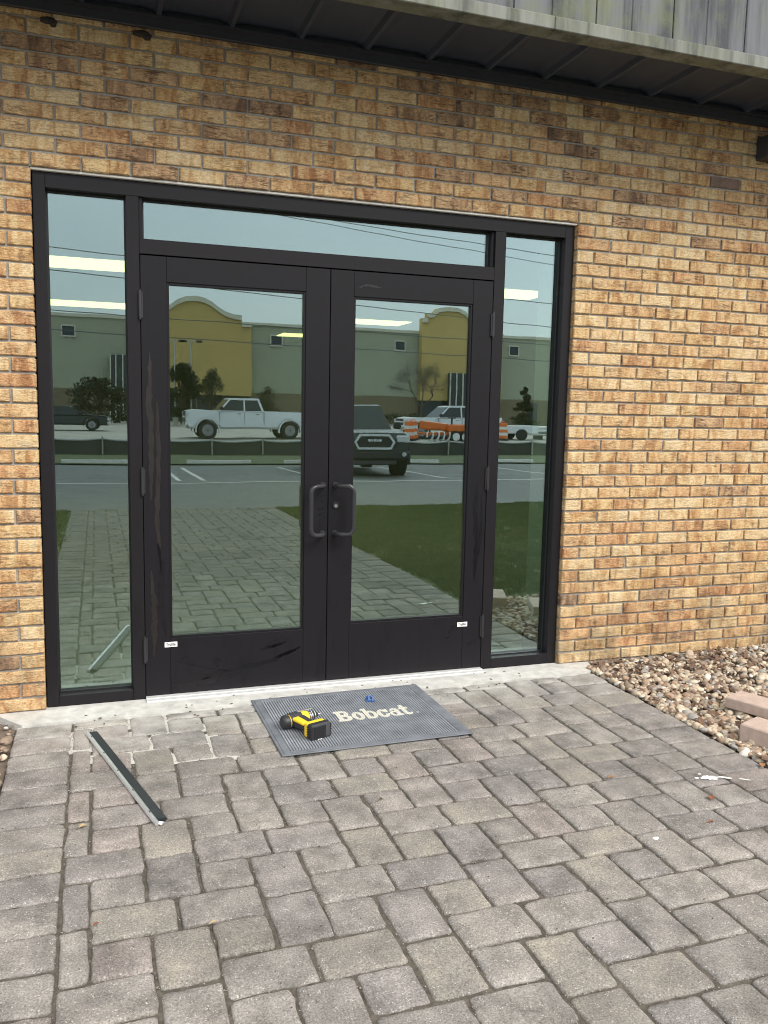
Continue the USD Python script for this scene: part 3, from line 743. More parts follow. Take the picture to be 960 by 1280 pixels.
def right_bed(g):
    while 1:
        x = 2.775 + 2.4*g.random()**1.5; y = -.02 - 1.42*g.random()
        if x > 2.83 or y < -.1: return x, y
def left_bed(g):
    return -.132 - .55*g.random()**1.3, -.06 - 2.4*g.random()
stones = make_stones(5600, right_bed, 0, 21) + make_stones(500, left_bed, -.005, 22)
bed = thing('gravel_bed', 'river gravel beds beside the paver path', kind='structure')
part('gravel_soil', (np.array([[2.76, -1.5, -.03], [5.6, -1.5, -.03], [5.6, .0, .0], [2.76, .0, -.025]]), np.array([[0, 1, 2], [0, 2, 3]])), soil, bed)
part('gravel_soil', (np.array([[-.9, -2.6, -.035], [-.118, -2.6, -.035], [-.118, -.02, -.03], [-.9, -.02, -.03]]), np.array([[0, 1, 2], [0, 2, 3]])), soil, bed)
def stone_px(s):
    uv, w = px(np.array([s[0], s[1], s[2]]))
    u, v = uv[0]
    return s[3]/w[0] + (0 if (0 < u < 960 and 0 < v < 1280) else -9) + s[2]*.05
order = sorted(range(len(stones)), key=lambda k: -stone_px(stones[k])); single = set(order[:300])
loose = {}
for k, (x, y, z, r, rot, sh, mt) in enumerate(stones):
    v = SH[sh][0]*r @ rot.T + [x, y, z]
    if k in single: part('stone', (v, SH[sh][1]), ST[mt], bed, smooth=True)
    else: loose.setdefault(mt, []).append(trimesh.Trimesh(v, SH[sh][1], process=False))
for mt, ms in loose.items():
    part('loose_stones', cat(*ms), ST[mt], bed, smooth=True, kind='stuff')

# pink edging blocks in the gravel
pinkm = plain('pink_block', (.42, .32, .265), .85, var=.16, scale=25, bump=.6, bscale=180)
def block(cx, cy, dirv, L, W, H, z, label):
    d = np.array(dirv)/np.linalg.norm(dirv); rz = math.atan2(d[1], d[0])
    t = thing('edging_block', label, 'edging block', loc=(cx, cy, z), rotz=rz)
    v = bx(0, L, 0, W, 0, H, .006).subdivide().subdivide()
    v.vertices = v.vertices + (meshkit.fbm(v.vertices*40, 3, 3)-.5)[:, None]*.004
    part('block_body', v, pinkm, t, local=True, smooth=40)
block(3.045, -.845, (.36, -.93), .30, .15, .055, .012, 'tan-pink concrete edging block lying in the gravel, the one nearer the wall')
block(2.845, -1.165, (.36, -.93), .30, .15, .078, -.005, 'pink concrete edging block on the path edge, the one farther from the wall')
# ---------------------------------------------------------------- door mat
mat_dark = plain('mat_rubber', (.135, .143, .158), .75, var=.35, scale=9, bump=.4, bscale=200)
mat_rib = plain('mat_rib', (.23, .24, .26), .8, var=.3, scale=12, bump=.3, bscale=300)
mat_white = plain('mat_letter', (.62, .59, .50), .8, var=.15, scale=60)
MX, MY, MW, MD, MR = 1.333, -.463, .842, .676, .012
mat = thing('door_mat', 'grey ribbed rubber door mat with cream lettering in front of the doors', 'door mat', loc=(MX, MY, .003), rotz=MR)
part('base', bx(-MW/2, MW/2, -MD/2, MD/2, 0, .0045, .002), mat_dark, mat, local=True)
part('border', cat(bx(-MW/2+.012, -MW/2+.04, -MD/2+.012, MD/2-.012, .004, .0068, .001), bx(MW/2-.052, MW/2-.012, -MD/2+.012, MD/2-.012, .004, .0062, .001),
     bx(-MW/2+.04, MW/2-.052, MD/2-.042, MD/2-.012, .004, .0062, .001), bx(-MW/2+.04, MW/2-.052, -MD/2+.012, -MD/2+.034, .004, .0062, .001)), mat_dark, mat, local=True)
ribs_x = np.arange(-MW/2+.047, MW/2-.058, .0118)
part('ribs', cat(*[bx(x-.0034, x+.0034, -MD/2+.036, MD/2-.045, .004, .0085, .0012) for x in ribs_x]), mat_rib, mat, local=True, kind='stuff')
def slab_text():
    """Heavy slab-serif letters: B o b c a t, built from plain shapes; unit = capital height."""
    def rect(x0, x1, y0, y1): return sbox(x0, y0, x1, y1)
    def ell(cx, cy, rx, ry): return affinity.scale(Point(cx, cy).buffer(1, 24), rx, ry)
    def bowl(cx, cy, rx, ry, tx, ty): return ell(cx, cy, rx, ry).difference(ell(cx, cy, rx-tx, ry-ty))
    out, x = [], 0.
    Bp = rect(0, .46, 0, 1).union(ell(.46, .73, .36, .27)).union(ell(.46, .28, .42, .28)).union(rect(-.08, .3, 0, .16)).union(rect(-.08, .3, .84, 1))
    Bp = Bp.difference(rect(.30, .44, .60, .83).union(ell(.44, .715, .11, .115))).difference(rect(.30, .44, .17, .42).union(ell(.44, .295, .13, .125)))
    out.append((Bp, .08, .98))
    o = bowl(.36, .37, .40, .39, .27, .15); out.append((o, .06, .80))
    b = rect(.02, .28, 0, 1.02).union(rect(-.06, .28, .86, 1.02)).union(bowl(.42, .37, .40, .39, .26, .15)).difference(rect(-.2, .02, -.1, .8)); out.append((b, .06, .86))
    c = bowl(.36, .37, .40, .39, .27, .15).difference(rect(.42, .9, .30, .47)).union(rect(.56, .74, .46, .74)); out.append((c, .06, .79))
    a = bowl(.30, .24, .32, .25, .19, .10).union(rect(.42, .68, 0, .56)).union(rect(.42, .80, 0, .14)).union(ell(.40, .52, .30, .24).difference(ell(.36, .46, .16, .14)).difference(rect(-.1, .9, 0, .44)).difference(rect(.05, .22, .3, .52))); out.append((a, .05, .82))
    t = rect(.10, .37, .10, 1.0).union(rect(-.02, .58, .60, .76)).union(ell(.38, .16, .28, .17)).difference(ell(.50, .30, .14, .15)).difference(rect(.37, .7, .3, .59)); out.append((t, .03, .64))
    ps = []
    for g, pad, adv in out:
        ps.append(affinity.translate(g, x+pad, 0)); x += adv+pad*.35
    return ps, x
ps, tw = slab_text()
H, TW = .122, .352
sx = TW/tw
ribs_poly = [sbox(x-.0044, -1, x+.0044, 1) for x in ribs_x]
letters = []
for p in ps:
    p = affinity.translate(affinity.scale(p, sx, H, origin=(0, 0)), -.098, -.058)
    for rp in ribs_poly:
        g = p.intersection(rp)
        for gg in getattr(g, 'geoms', [g]):
            if gg.geom_type == 'Polygon' and gg.area > 1e-6:
                e = prism(gg, .0008); e.apply_translation([0, 0, .0083]); letters.append(e)
    fill = prism(p.buffer(0), .0004) if p.geom_type == 'Polygon' else cat(*[prism(g, .0004) for g in p.geoms])
    fill.apply_translation([0, 0, .0066]); letters.append(fill)
dot = prism(Point(.278, -.045).buffer(.006).difference(Point(.278, -.045).buffer(.004)), .0008); dot.apply_translation([0, 0, .0083]); letters.append(dot)
part('lettering', cat(*letters), mat_white, mat, local=True)

# ---------------------------------------------------------------- cordless drill on the mat
yellow = plain('drill_yellow', (.78, .52, .02), .42, var=.08)
black_pl = plain('drill_black', (.016, .016, .018), .5, var=.2, scale=80)
rub_grip = plain('drill_grip', (.024, .023, .03), .7, var=.2, scale=120)
steel = plain('drill_steel', (.62, .62, .60), .3, metal=.9)
DZ = .0115
def shrink(m, k=.92):
    m.vertices = np.asarray(m.vertices)*k; return m
drill = thing('cordless_drill', 'yellow and black cordless drill lying on its side on the door mat', 'cordless drill', loc=(1.040, -.522, DZ), rotz=math.radians(20))
_part = part
def part(name, mesh, mat_, parent=None, **kw):
    return _part(name, shrink(mesh.copy()), mat_, parent, **kw)
# local: +x the way the chuck points, -y the way the handle hangs, z up (the drill lies on its side)
def lathe_x(prof, sides=20, squash=1.0):
    P = np.array(prof, float); V, Fc = [], []
    for x, r in P:
        for s in range(sides):
            a = 2*math.pi*s/sides; V.append([x, r*math.cos(a), r*math.sin(a)*squash])
    n = len(P)
    for k in range(n-1):
        for s in range(sides):
            i, j = k*sides+s, k*sides+(s+1) % sides; Fc += [[i, j+sides, j], [i, i+sides, j+sides]]
    m = trimesh.Trimesh(np.array(V), np.array(Fc), process=False); m.invert() if False else None
    return m
zc = .034
up = np.array([0, 0, zc])
body = lathe_x([(-.070, .0), (-.070, .024), (-.062, .031), (.040, .033), (.058, .028), (.060, .0)]); body.apply_translation(up)
body.fix_normals()
bm = part('motor_housing', body, yellow, drill, local=True, smooth=40)
cap = lathe_x([(-.082, 0), (-.082, .022), (-.074, .031), (-.056, .0338), (-.05, .0338), (-.05, 0)]); cap.apply_translation(up); cap.fix_normals()
part('rear_cap', cap, black_pl, drill, local=True, smooth=40)
side = lathe_x([(-.045, 0), (-.045, .0345), (.018, .0345), (.018, 0)], 24); side.apply_translation(up)
side = trimesh.intersections.slice_mesh_plane(side, [0, -1, .35], [0, -.004, zc]); part('overmould', side, rub_grip, drill, local=True, smooth=40)
chk = lathe_x([(.060, 0), (.060, .021), (.066, .023), (.086, .0225), (.090, .019), (.108, .014), (.116, .010), (.116, 0)], 18); chk.apply_translation(up); chk.fix_normals()
ck = part('chuck', chk, black_pl, drill, local=True, smooth=35)
part('bit', tube([(.115, 0, zc), (.128, 0, zc), (.136, .0, zc)], [.0042, .0036, .0026], 6), steel, drill, local=True, smooth=40)
for xr_ in (.068, .078, .096): part('chuck_ring', cyl((xr_, 0, zc), [1, 0, 0], .0236 if xr_ < .09 else .0195, .0045, 20), steel, drill, local=True, smooth=40)
for k in range(6): part('vent', bx(-.040+.009*k, -.036+.009*k, .010, .022, zc+.0255, zc+.0318, .0008), black_pl, drill, local=True)
for (xx_, yy_) in ((-.052, .004), (.045, .004), (.0, .022)): part('screw', cyl((xx_, yy_, zc+.0318), [0, 0, 1], .003, .003, 8), black_pl, drill, local=True)
import manifold3d as m3
def hull_of(spheres):
    ms = []
    for (c, r) in spheres:
        s = trimesh.creation.icosphere(2, r); s.apply_translation(c); ms.append(s.vertices)
    return trimesh.convex.convex_hull(np.concatenate(ms))
grip = hull_of([((-.020, -.012, zc+.006), .020), ((.020, -.012, zc+.006), .018), ((-.020, -.012, zc-.008), .020), ((-.012, -.115, zc), .0205), ((.018, -.115, zc), .019)])
part('handle', grip, rub_grip, drill, local=True, smooth=50)
strip_y = hull_of([((-.034, -.03, zc+.016), .008), ((-.030, -.105, zc+.016), .008), ((-.010, -.105, zc+.018), .006), ((-.012, -.03, zc+.02), .006)])
part('handle_inlay', strip_y, yellow, drill, local=True, smooth=50)
part('trigger', hull_of([((.034, -.040, zc), .010), ((.032, -.062, zc), .010)]), black_pl, drill, local=True, smooth=50)
foot = hull_of([((sx_*.040+.008, -.132, zc+sz_*.024), .010) for sx_ in (-1, 1) for sz_ in (-1, 1)] + [((sx_*.043+.008, -.148, zc+sz_*.027), .007) for sx_ in (-1, 1) for sz_ in (-1, 1)])
part('battery_foot', foot, yellow, drill, local=True, smooth=40)
batt = cat(bx(-.046, .064, -.194, -.153, zc-.036, zc+.037, .007))
bt = part('battery_pack', batt, black_pl, drill, local=True, smooth=30)
for k in range(5):
    for xa in (-.049, .063):
        part('battery_ridge', bx(xa, xa+.004, -.190, -.158, zc-.028+.012*k, zc-.021+.012*k, .001), gasket, bt, local=True)
part('battery_base', bx(-.030, .026, -.1965, -.1935, zc-.026, zc+.028, .001), gasket, bt, local=True)
part('battery_plate', bx(.032, .054, -.1955, -.1935, zc-.026, zc+.028, .0006), plain('battery_grey', (.05, .05, .055), .45), bt, local=True)
lbl = [bx(-.012+.008*k, -.007+.008*k, -.1975, -.1964, zc-.034, zc-.030) for k in range(3)]
part('battery_label', cat(*lbl), white_paint, bt, local=True)
clip = cat(bx(.005, .085, -.002, .012, zc+.0345, zc+.037, .0008), bx(.005, .012, -.002, .012, zc+.028, zc+.0365, .0008))
part('belt_clip', clip, steel, drill, local=True)

part = _part
# small blue plastic piece on the mat
blue_m = plain('blue_plastic', (.03, .09, .26), .4, var=.15, scale=60)
bl = thing('plastic_cap', 'small blue plastic cap lying on the door mat behind the lettering', 'plastic cap', loc=(1.445, -.305, DZ))
def revolve(prof, sides=20):
    m = lathe_x(prof, sides); return m
tor = trimesh.creation.annulus(r_min=.008, r_max=.0145, height=.012, sections=20); tor.apply_transform(trimesh.transformations.rotation_matrix(1.1, [1, .3, 0])); tor.apply_translation([0, 0, .013])
part('ring', tor, blue_m, bl, local=True, smooth=35)
part('clip', cat(bx(-.020, .004, -.012, -.005, .001, .010, .001), bx(.004, .020, -.018, -.012, .001, .008, .001)), blue_m, bl, local=True)
part('stub', cyl((-.012, .010, .010), [.3, .2, 1], .007, .02, 14), blue_m, bl, local=True, smooth=40)

# ---------------------------------------------------------------- door sweep strip on the pavers
a0, b0 = np.array([.176, -.352]), np.array([.402, -1.232])
dd = b0-a0; LS = np.linalg.norm(dd); rz = math.atan2(dd[1], dd[0])
sw = thing('door_sweep', 'black rubber door sweep with silver edge lying across the pavers', 'door sweep', loc=(a0[0], a0[1], .003), rotz=rz)
prof = Polygon([(0, 0), (.010, 0), (.016, .003), (.016, .0055), (.009, .0028), (.003, .003), (.0025, .008), (0, .009)])
al = prism(Polygon([(-.003, 0), (.0105, 0), (.0105, .010), (.007, .0135), (-.001, .0135), (-.003, .009)]), LS)
al.vertices = np.stack([al.vertices[:, 2], al.vertices[:, 0], al.vertices[:, 1]], 1)
part('silver_rail', al, alu, sw, local=True, smooth=30)
rb = prism(Polygon([(.0107, .002), (.044, .0), (.046, .003), (.040, .010), (.0107, .0125)]), LS-.03)
rb.vertices = np.stack([rb.vertices[:, 2]+.008, rb.vertices[:, 0], rb.vertices[:, 1]], 1)
part('rubber_blade', rb, rubber, sw, local=True, smooth=20)
part('end_tab', hull_of([((LS-.012, .004, .006), .0055), ((LS+.006, .014, .004), .004), ((LS-.004, .026, .003), .003)]), alu, sw, local=True, smooth=40)
for k in range(5): part('fixing_slot', bx(.06+.19*k, .072+.19*k, .002, .006, .0133, .0138), gasket, sw, local=True)

# ---------------------------------------------------------------- leaves, paint splash, crumbs
LF = {'tan': plain('leaf_tan', (.36, .26, .14), .7, var=.2, scale=120), 'red': plain('leaf_red', (.20, .07, .035), .6, var=.25, scale=120), 'brown': plain('leaf_brown', (.10, .065, .04), .7, var=.3, scale=120), 'orange': plain('leaf_orange', (.27, .13, .05), .6, var=.2, scale=120)}
def leaf(x, y, L, W, rz, col, label, seed):
    L, W = L*.82, W*.78
    g = np.random.default_rng(seed); n = 9
    t = np.linspace(0, 1, n); w = W*np.sin(np.pi*t**.85)*.5
    curl = g.uniform(.15, .35)
    V = []
    for a, ww in zip(t, w):
        for s in (-1, -.5, 0, .5, 1):
            V.append([(a-.5)*L, s*ww, .002 + abs(s)*ww*curl + .004*math.sin(a*3.1)])
    V = np.array(V); Fc = []
    for k in range(n-1):
        for s in range(4):
            a = k*5+s; Fc += [[a, a+5, a+6], [a, a+6, a+1]]
    top = V + [0, 0, .0006]; Fc = np.array(Fc)
    V2 = np.concatenate([top, V]); F2 = np.concatenate([Fc[:, ::-1], Fc+len(V)])
    t_ = thing('leaf', label, 'leaf', loc=(x, y, .0015+zg(y)), rotz=rz)
    part('blade', (V2, F2), LF[col], t_, local=True, smooth=True)
    part('stem', tube([(-.5*L, 0, .003), (-.5*L-.012, .002, .002), (-.5*L-.02, .005, .002)], .0008, 5), LF['brown'], t_, local=True)
leaf(.172, -1.17, .036, .024, .3, 'tan', 'pale tan dry leaf left of the door sweep', 1)
leaf(1.18, -1.262, .022, .012, .6, 'brown', 'tiny dark brown leaf in front of the door mat', 2)
leaf(.212, -1.735, .026, .010, .5, 'red', 'small dark red leaf on the pavers near the bottom left', 3)
leaf(.512, -1.822, .034, .012, .2, 'tan', 'pale curled leaf bit in a joint in front of the door sweep', 4)
leaf(2.087, -1.343, .048, .016, .1, 'orange', 'flat orange leaf in a joint on the right of the path', 5)
leaf(2.342, -1.595, .040, .030, .7, 'red', 'dark red leaf below the white splash at right', 6)
leaf(2.213, -1.745, .034, .014, .1, 'red', 'reddish leaf, the lower right one below the white splash', 7)
leaf(2.74, -1.415, .05, .03, .9, 'orange', 'yellow-orange leaf beside the pink edging block', 8)
def splash(cx, cy, L, W, rz, seed, z=.0018):
    g = np.random.default_rng(seed); n = 40; pts = []
    for k in range(n):
        a = 2*math.pi*k/n; r = .55+.45*g.random()
        pts.append((math.cos(a)*L/2*r, math.sin(a)*W/2*r))
    p = Polygon(pts).buffer(.002).buffer(-.002)
    p = max(getattr(p, 'geoms', [p]), key=lambda q_: q_.area)
    m = prism(p, .0006)
    m.apply_transform(trimesh.transformations.rotation_matrix(rz, [0, 0, 1])); m.apply_translation([cx, cy, z]); return m
data(part('paint_splash', cat(splash(2.455, -1.448, .085, .045, -.35, 1), splash(2.515, -1.464, .06, .016, -.6, 2), splash(2.578, -1.50, .05, .010, -.6, 3), splash(2.405, -1.437, .02, .014, 0, 4), splash(2.44, -1.41, .016, .01, 0, 6)), white_paint).prim,
     label='long white paint splash on the pavers at the right edge', category='paint splash')
data(part('paint_drop', splash(1.962, -1.781, .028, .020, .4, 5), white_paint).prim, label='small white spot on a paver in front of the splash', category='paint splash')
gG = np.random.default_rng(77); octa = trimesh.creation.icosphere(subdivisions=0); grit = {0: [], 1: []}
near = [c_ for c_ in cells if PY0-U*c_[3] > -2.75]
for k in range(2000):
    i0, i1, j0, j1 = near[int(gG.integers(len(near)))]
    if gG.random() < .5: x = PX0+U*(i0 if gG.random() < .5 else i1)+gG.normal(0, .0028); y = PY0-U*gG.uniform(j0, j1)
    else: x = PX0+U*gG.uniform(i0, i1); y = PY0-U*(j0 if gG.random() < .5 else j1)+gG.normal(0, .0028)
    r_ = gG.uniform(.0009, .0026)
    v = octa.vertices*np.array([r_, r_*gG.uniform(.6, 1.2), r_*.7]) + [x, y, -.0065+gG.uniform(0, .004)]
    grit[int(gG.random() < .35)].append(trimesh.Trimesh(v, octa.faces, process=False))
data(part('joint_grit', cat(*grit[0]), plain('grit_pale', (.26, .235, .195), .9, var=.3, scale=200)).prim, label='pale sand grains lying in the joints between the pavers', category='grit', kind='stuff')
data(part('joint_moss', cat(*grit[1]), plain('grit_dark', (.06, .055, .03), .9, var=.5, scale=200)).prim, label='dark mossy crumbs lying in the joints between the pavers', category='moss', kind='stuff')
lv = []
for k in range(420):
    x, y = right_bed(gG) if k < 360 else left_bed(gG)
    if k % 3 == 0 and k < 360: x = 2.8+.9*gG.random(); y = -.03-.35*gG.random()
    L_, W_ = gG.uniform(.012, .036), gG.uniform(.006, .016)
    v = np.array([[-L_, 0, 0], [0, W_, .006*gG.random()], [L_, 0, .004], [0, -W_, .005*gG.random()]])
    q_ = trimesh.transformations.euler_matrix(gG.normal(0, .35), gG.normal(0, .35), gG.uniform(0, 6.28))[:3, :3]
    v = v @ q_.T + [x, y, gravel_top(x, y)+.010]
    v = np.concatenate([v, v-[0, 0, .0008]]); lv.append(trimesh.Trimesh(v, np.array([[0, 1, 2], [0, 2, 3], [4, 6, 5], [4, 7, 6]]), process=False))
data(part('leaf_litter', cat(*lv), plain('litter', (.13, .075, .045), .8, var=.6, scale=14)).prim, label='small dry brown leaf litter scattered over the gravel', category='leaf litter', kind='stuff')
gC = np.random.default_rng(31); crumbs = []
for k in range(60):
    x, y = gC.uniform(.1, 2.4), -.02-.24*gC.random()
    crumbs.append(blob((x, y, .003), (gC.uniform(.003, .008), gC.uniform(.002, .005), .003), k, 1))
for k in range(260):
    x, y = gC.uniform(-.1, 2.7), gC.uniform(-2.6, -.2)
    crumbs.append(blob((x, y, .0015), (gC.uniform(.0012, .003),)*2+(.0018,), k, 0))
data(part('debris', cat(*crumbs), plain('debris', (.10, .08, .06), .9, var=.5, scale=30)).prim, label='dark crumbs of dirt scattered on the concrete apron', category='debris', kind='stuff')
# ---------------------------------------------------------------- the street behind the viewer, seen in the glass
tyre_m = plain('tyre', (.012, .012, .012), .75); rim_m = plain('rim', (.26, .26, .27), .4, metal=.5)
car_glass = plain('car_glass', (.012, .016, .018), .08, spec=.6, var=.0); car_black = plain('car_trim', (.015, .015, .016), .5)
lampm = plain('headlamp', (.55, .56, .56), .15, var=.05); tail_m = plain('tail_lamp', (.30, .012, .01), .25)
bright_trim = plain('bright_trim', (.66, .67, .68), .3, metal=.25, var=.03)
def vehicle(name, label, category, loc, rotz, paint, L, W, sill, belt, hood, roof_z, x_wf, x_wr, rw, cab, bed=None, group=None, flare=0., grille=False):
    """Local x forward, origin on the ground under the middle. cab = (windshield foot, roof front, roof rear, rear glass foot)."""
    t = thing(name, label, category, group=group, loc=loc, rotz=rotz)
    f, r = L/2, -L/2
    prof = [(f, sill+.06), (f, hood-.22), (f-.10, hood-.07), (f-.5, hood), (cab[0], belt)]
    if bed: prof += [(cab[3], belt), (cab[3]-.02, bed), (r+.02, bed), (r, bed-.04)]
    else: prof += [(cab[3], belt), (r+.10, belt-.06), (r, belt-.22)]
    prof += [(r, sill+.08), (r+.12, sill), (f-.12, sill)]
    P = Polygon(prof)
    for xw in (x_wf, x_wr): P = P.difference(Point(xw, rw).buffer(rw*1.22, 12))
    P = P.buffer(.03).buffer(-.03)
    body = [side_extrude(P, -W/2+.13, W/2-.13)]
    for inset, a_, b_ in ((.012, .13, .085), (.03, .085, .045), (.06, .045, .015), (.10, .015, 0)):
        Q = P.buffer(-inset)
        for g_ in getattr(Q, 'geoms', [Q]):
            if g_.area > .05:
                body += [side_extrude(g_, W/2-a_, W/2-b_), side_extrude(g_, -W/2+b_, -W/2+a_)]
    body = cat(*body)
    v = body.vertices; k = np.clip((v[:, 2]-sill)/(belt-sill), 0, 1.2); v[:, 1] *= 1 - .07*k**2 - .04*(v[:, 2] < sill+.1); 
    nose = np.clip((np.abs(v[:, 0])-(L/2-.35))/.35, 0, 1); v[:, 1] *= 1-.07*nose
    body.vertices = v; body.fix_normals()
    bd = part('body', body, paint, t, local=True, smooth=35)
    if bed:
        part('bed_liner', bx(r+.10, cab[3]-.08, -W/2+.17, W/2-.17, bed-.001, bed+.003), car_black, bd, local=True)
    wb, wt = W*.46, W*.38
    def ring(x, z): h = wb+(wt-wb)*(z-belt)/(roof_z-belt); return [(x, h, z), (x, -h, z)]
    gh = trimesh.convex.convex_hull(np.array(ring(cab[0], belt-.01)+ring(cab[1], roof_z-.03)+ring(cab[1]-.25, roof_z)+ring(cab[2]+.2, roof_z)+ring(cab[2], roof_z-.03)+ring(cab[3], belt-.01)))
    ca = part('cab', gh, paint, t, local=True, smooth=30)
    # windows stand a few millimetres proud of the cab
    def yat(z): return wb+(wt-wb)*(z-belt)/(roof_z-belt)
    z0, z1 = belt+.03, roof_z-.10
    def xf(z): return cab[0]+(cab[1]-cab[0])*(z-belt)/(roof_z-belt)
    def xb(z): return cab[3]+(cab[2]-cab[3])*(z-belt)/(roof_z-belt)
    mid = (cab[1]+cab[2])/2 + .03
    for s in (1, -1):
        for (xa0, xa1, xb0, xb1) in ((xf(z0)-.12, xf(z1)-.12, mid+.04, mid+.04), (mid-.04, mid-.04, xb(z0)+.12, xb(z1)+.12)):
            q4 = np.array([[xa0, 0, z0], [xa1, 0, z1], [xb1, 0, z1], [xb0, 0, z0]])
            o = np.array([[x, s*(yat(z)+.006), z] for x, _, z in q4]); i = np.array([[x, s*(yat(z)-.02), z] for x, _, z in q4])
            part('side_window', trimesh.convex.convex_hull(np.concatenate([o, i])), car_glass, ca, local=True)
        part('mirror', bx(xf(z0)-.18, xf(z0)-.02, s*(W/2+.10)-.09, s*(W/2+.10)+.09, belt+.04, belt+.22, .03), car_black, t, local=True)
    for (fx, sg, nm) in ((xf, 1, 'windshield'), (xb, -1, 'rear_window')):
        o = np.array([[fx(z)+sg*.008, s*(yat(z)-.06), z] for z in (z0, z1+.02) for s in (1, -1)]); i = o - [sg*.03, 0, 0]
        part(nm, trimesh.convex.convex_hull(np.concatenate([o, i])), car_glass, ca, local=True)
    for xw in (x_wf, x_wr):
        for s in (1, -1):
            yw = s*(W/2-.13 + (flare if xw == x_wr else 0))
            ty = cyl((xw, yw, rw), [0, 1, 0], rw, .25, 28)
            wl = part('wheel', ty, tyre_m, t, local=True, smooth=40)
            part('rim', cat(cyl((xw, yw+s*.118, rw), [0, 1, 0], rw*.62, .03, 20), *[bx(xw-.03, xw+.03, yw+s*.12-.02, yw+s*.12+.02, rw, rw+rw*.55).apply_transform(trimesh.transformations.rotation_matrix(k*2*math.pi/5, [0, 1, 0], [xw, yw, rw])) for k in range(5)]), rim_m, wl, local=True, smooth=30)
            arch = Point(xw, rw).buffer(rw*1.33, 14).difference(Point(xw, rw).buffer(rw*1.2, 14)).intersection(sbox(xw-2, rw*.75, xw+2, 4))
            e = side_extrude(arch, 0, .10+abs(flare if xw == x_wr else 0)); e.vertices[:, 1] += (W/2-.075) if s > 0 else -(W/2+.025+(flare if xw == x_wr else 0))
            part('fender_flare', e, paint if flare else car_black, t, local=True, smooth=30)
    part('front_bumper', bx(f-.16, f+.06, -W*.47, W*.47, sill+.02, sill+.24, .05), chrome if not grille else car_black, t, local=True, smooth=30)
    part('rear_bumper', bx(r-.07, r+.12, -W*.46, W*.46, sill+.06, sill+.26, .05), chrome if not grille else car_black, t, local=True, smooth=30)
    for s in (1, -1):
        part('headlight', bx(f-.12, f+.012, s*W*.37-.17, s*W*.37+.17, hood-.30, hood-.12, .03), lampm, t, local=True)
        part('tail_light', bx(r-.012, r+.1, s*W*.40-.09, s*W*.40+.09, belt-.32, belt-.08, .02), tail_m, t, local=True)
        for xh in ((mid+.18, mid-.75)):
            part('door_handle', bx(xh, xh+.16, s*(W*.472)-.015, s*(W*.472)+.015, belt-.14, belt-.11), car_black if not grille else chrome, t, local=True)
        for xs_ in (xf(belt)-.05, mid, xb(belt)+.02):
            part('door_seam', bx(xs_-.006, xs_+.006, s*(W*.49)-.012, s*(W*.49)-.004 if s > 0 else -W*.49+.012, sill+.15, belt-.02), car_black, t, local=True)
    gz0, gz1 = sill+.27, hood-.10
    if grille:
        hexo = Polygon([(-.50, (gz0+gz1)/2), (-.36, gz1), (.36, gz1), (.50, (gz0+gz1)/2), (.40, gz0), (-.40, gz0)])
        hi = hexo.buffer(-.05)
        def front(poly, x0, x1):
            m = prism(poly, x1-x0); v = m.vertices.copy(); m.vertices = np.stack([x0+v[:, 2], v[:, 0], v[:, 1]], 1); return m
        gr_ = part('grille', front(hi, f-.05, f+.02), car_black, t, local=True)
        part('grille_surround', front(hexo.difference(hi), f-.05, f+.035), bright_trim, gr_, local=True)
        part('grille_bars', cat(*[bx(f+.015, f+.028, -.36, .36, z-.012, z+.012) for z in np.linspace(gz0+.07, gz1-.07, 4)]), plain('grille_bar', (.03, .03, .03), .4), gr_, local=True)
        part('emblem', cat(*[cyl((f+.035, y, (gz0+gz1)/2+.03), [1, 0, 0], .035, .012, 12) for y in (-.13, 0, .13)], bx(f+.029, f+.04, -.085, -.045, (gz0+gz1)/2, (gz0+gz1)/2+.06), bx(f+.029, f+.04, .045, .085, (gz0+gz1)/2, (gz0+gz1)/2+.06)), bright_trim, gr_, local=True)
        for s in (1, -1):
            part('fog_light', cyl((f+.05, s*.72, sill+.16), [1, 0, 0], .055, .05, 14), lampm, t, local=True)
        part('skid_plate', bx(f-.4, f+.02, -.55, .55, sill-.10, sill+.03, .03), plain('skid', (.05, .05, .05), .5), t, local=True)
    else:
        gr_ = part('grille', bx(f-.05, f+.02, -.56, .56, gz0, gz1, .02), car_black, t, local=True)
        part('grille_bar', bx(f+.015, f+.035, -.58, .58, (gz0+gz1)/2-.04, (gz0+gz1)/2+.04, .01), bright_trim, gr_, local=True)
    return t
truck_white = plain('truck_white', (.68, .70, .72), .25, var=.03); truck_dark = plain('truck_grey', (.030, .034, .036), .22, var=.05); car_dark = plain('car_dark', (.02, .022, .024), .25)
vehicle('pickup_truck', 'long white crew cab pickup truck reflected in the left door glass', 'pickup truck', (7.50, -37, float(zg(-37))-.05), math.pi, truck_white, 6.5, 2.0, .48, 1.32, 1.38, 1.97, 2.28, -1.62, .42, (1.78, 1.25, -.18, -.42), bed=1.34, flare=.16)
vehicle('pickup_truck', 'dark grey pickup truck facing the building, reflected at the middle of the right door glass', 'pickup truck', (6.74, -17.7, float(zg(-17.5))-.01), math.pi/2+.055, truck_dark, 5.0, 1.92, .44, 1.12, 1.17, 1.79, 1.66, -1.45, .43, (.92, .26, -1.05, -1.30), bed=1.15, grille=True)
vehicle('pickup_truck', 'white pickup truck behind the orange machine, reflected in the right door glass', 'pickup truck', (18.55, -38.5, -.20), math.pi, truck_white, 5.8, 1.95, .46, 1.14, 1.16, 1.80, 1.95, -1.55, .39, (1.05, .35, -1.15, -1.45), bed=1.22)
vehicle('parked_car', 'dark low car reflected at the left edge of the left sidelight', 'car', (-1.2, -45, -.15), 0.06, car_dark, 4.5, 1.8, .30, .88, .86, 1.36, 1.35, -1.35, .33, (.9, .2, -1.0, -1.75))

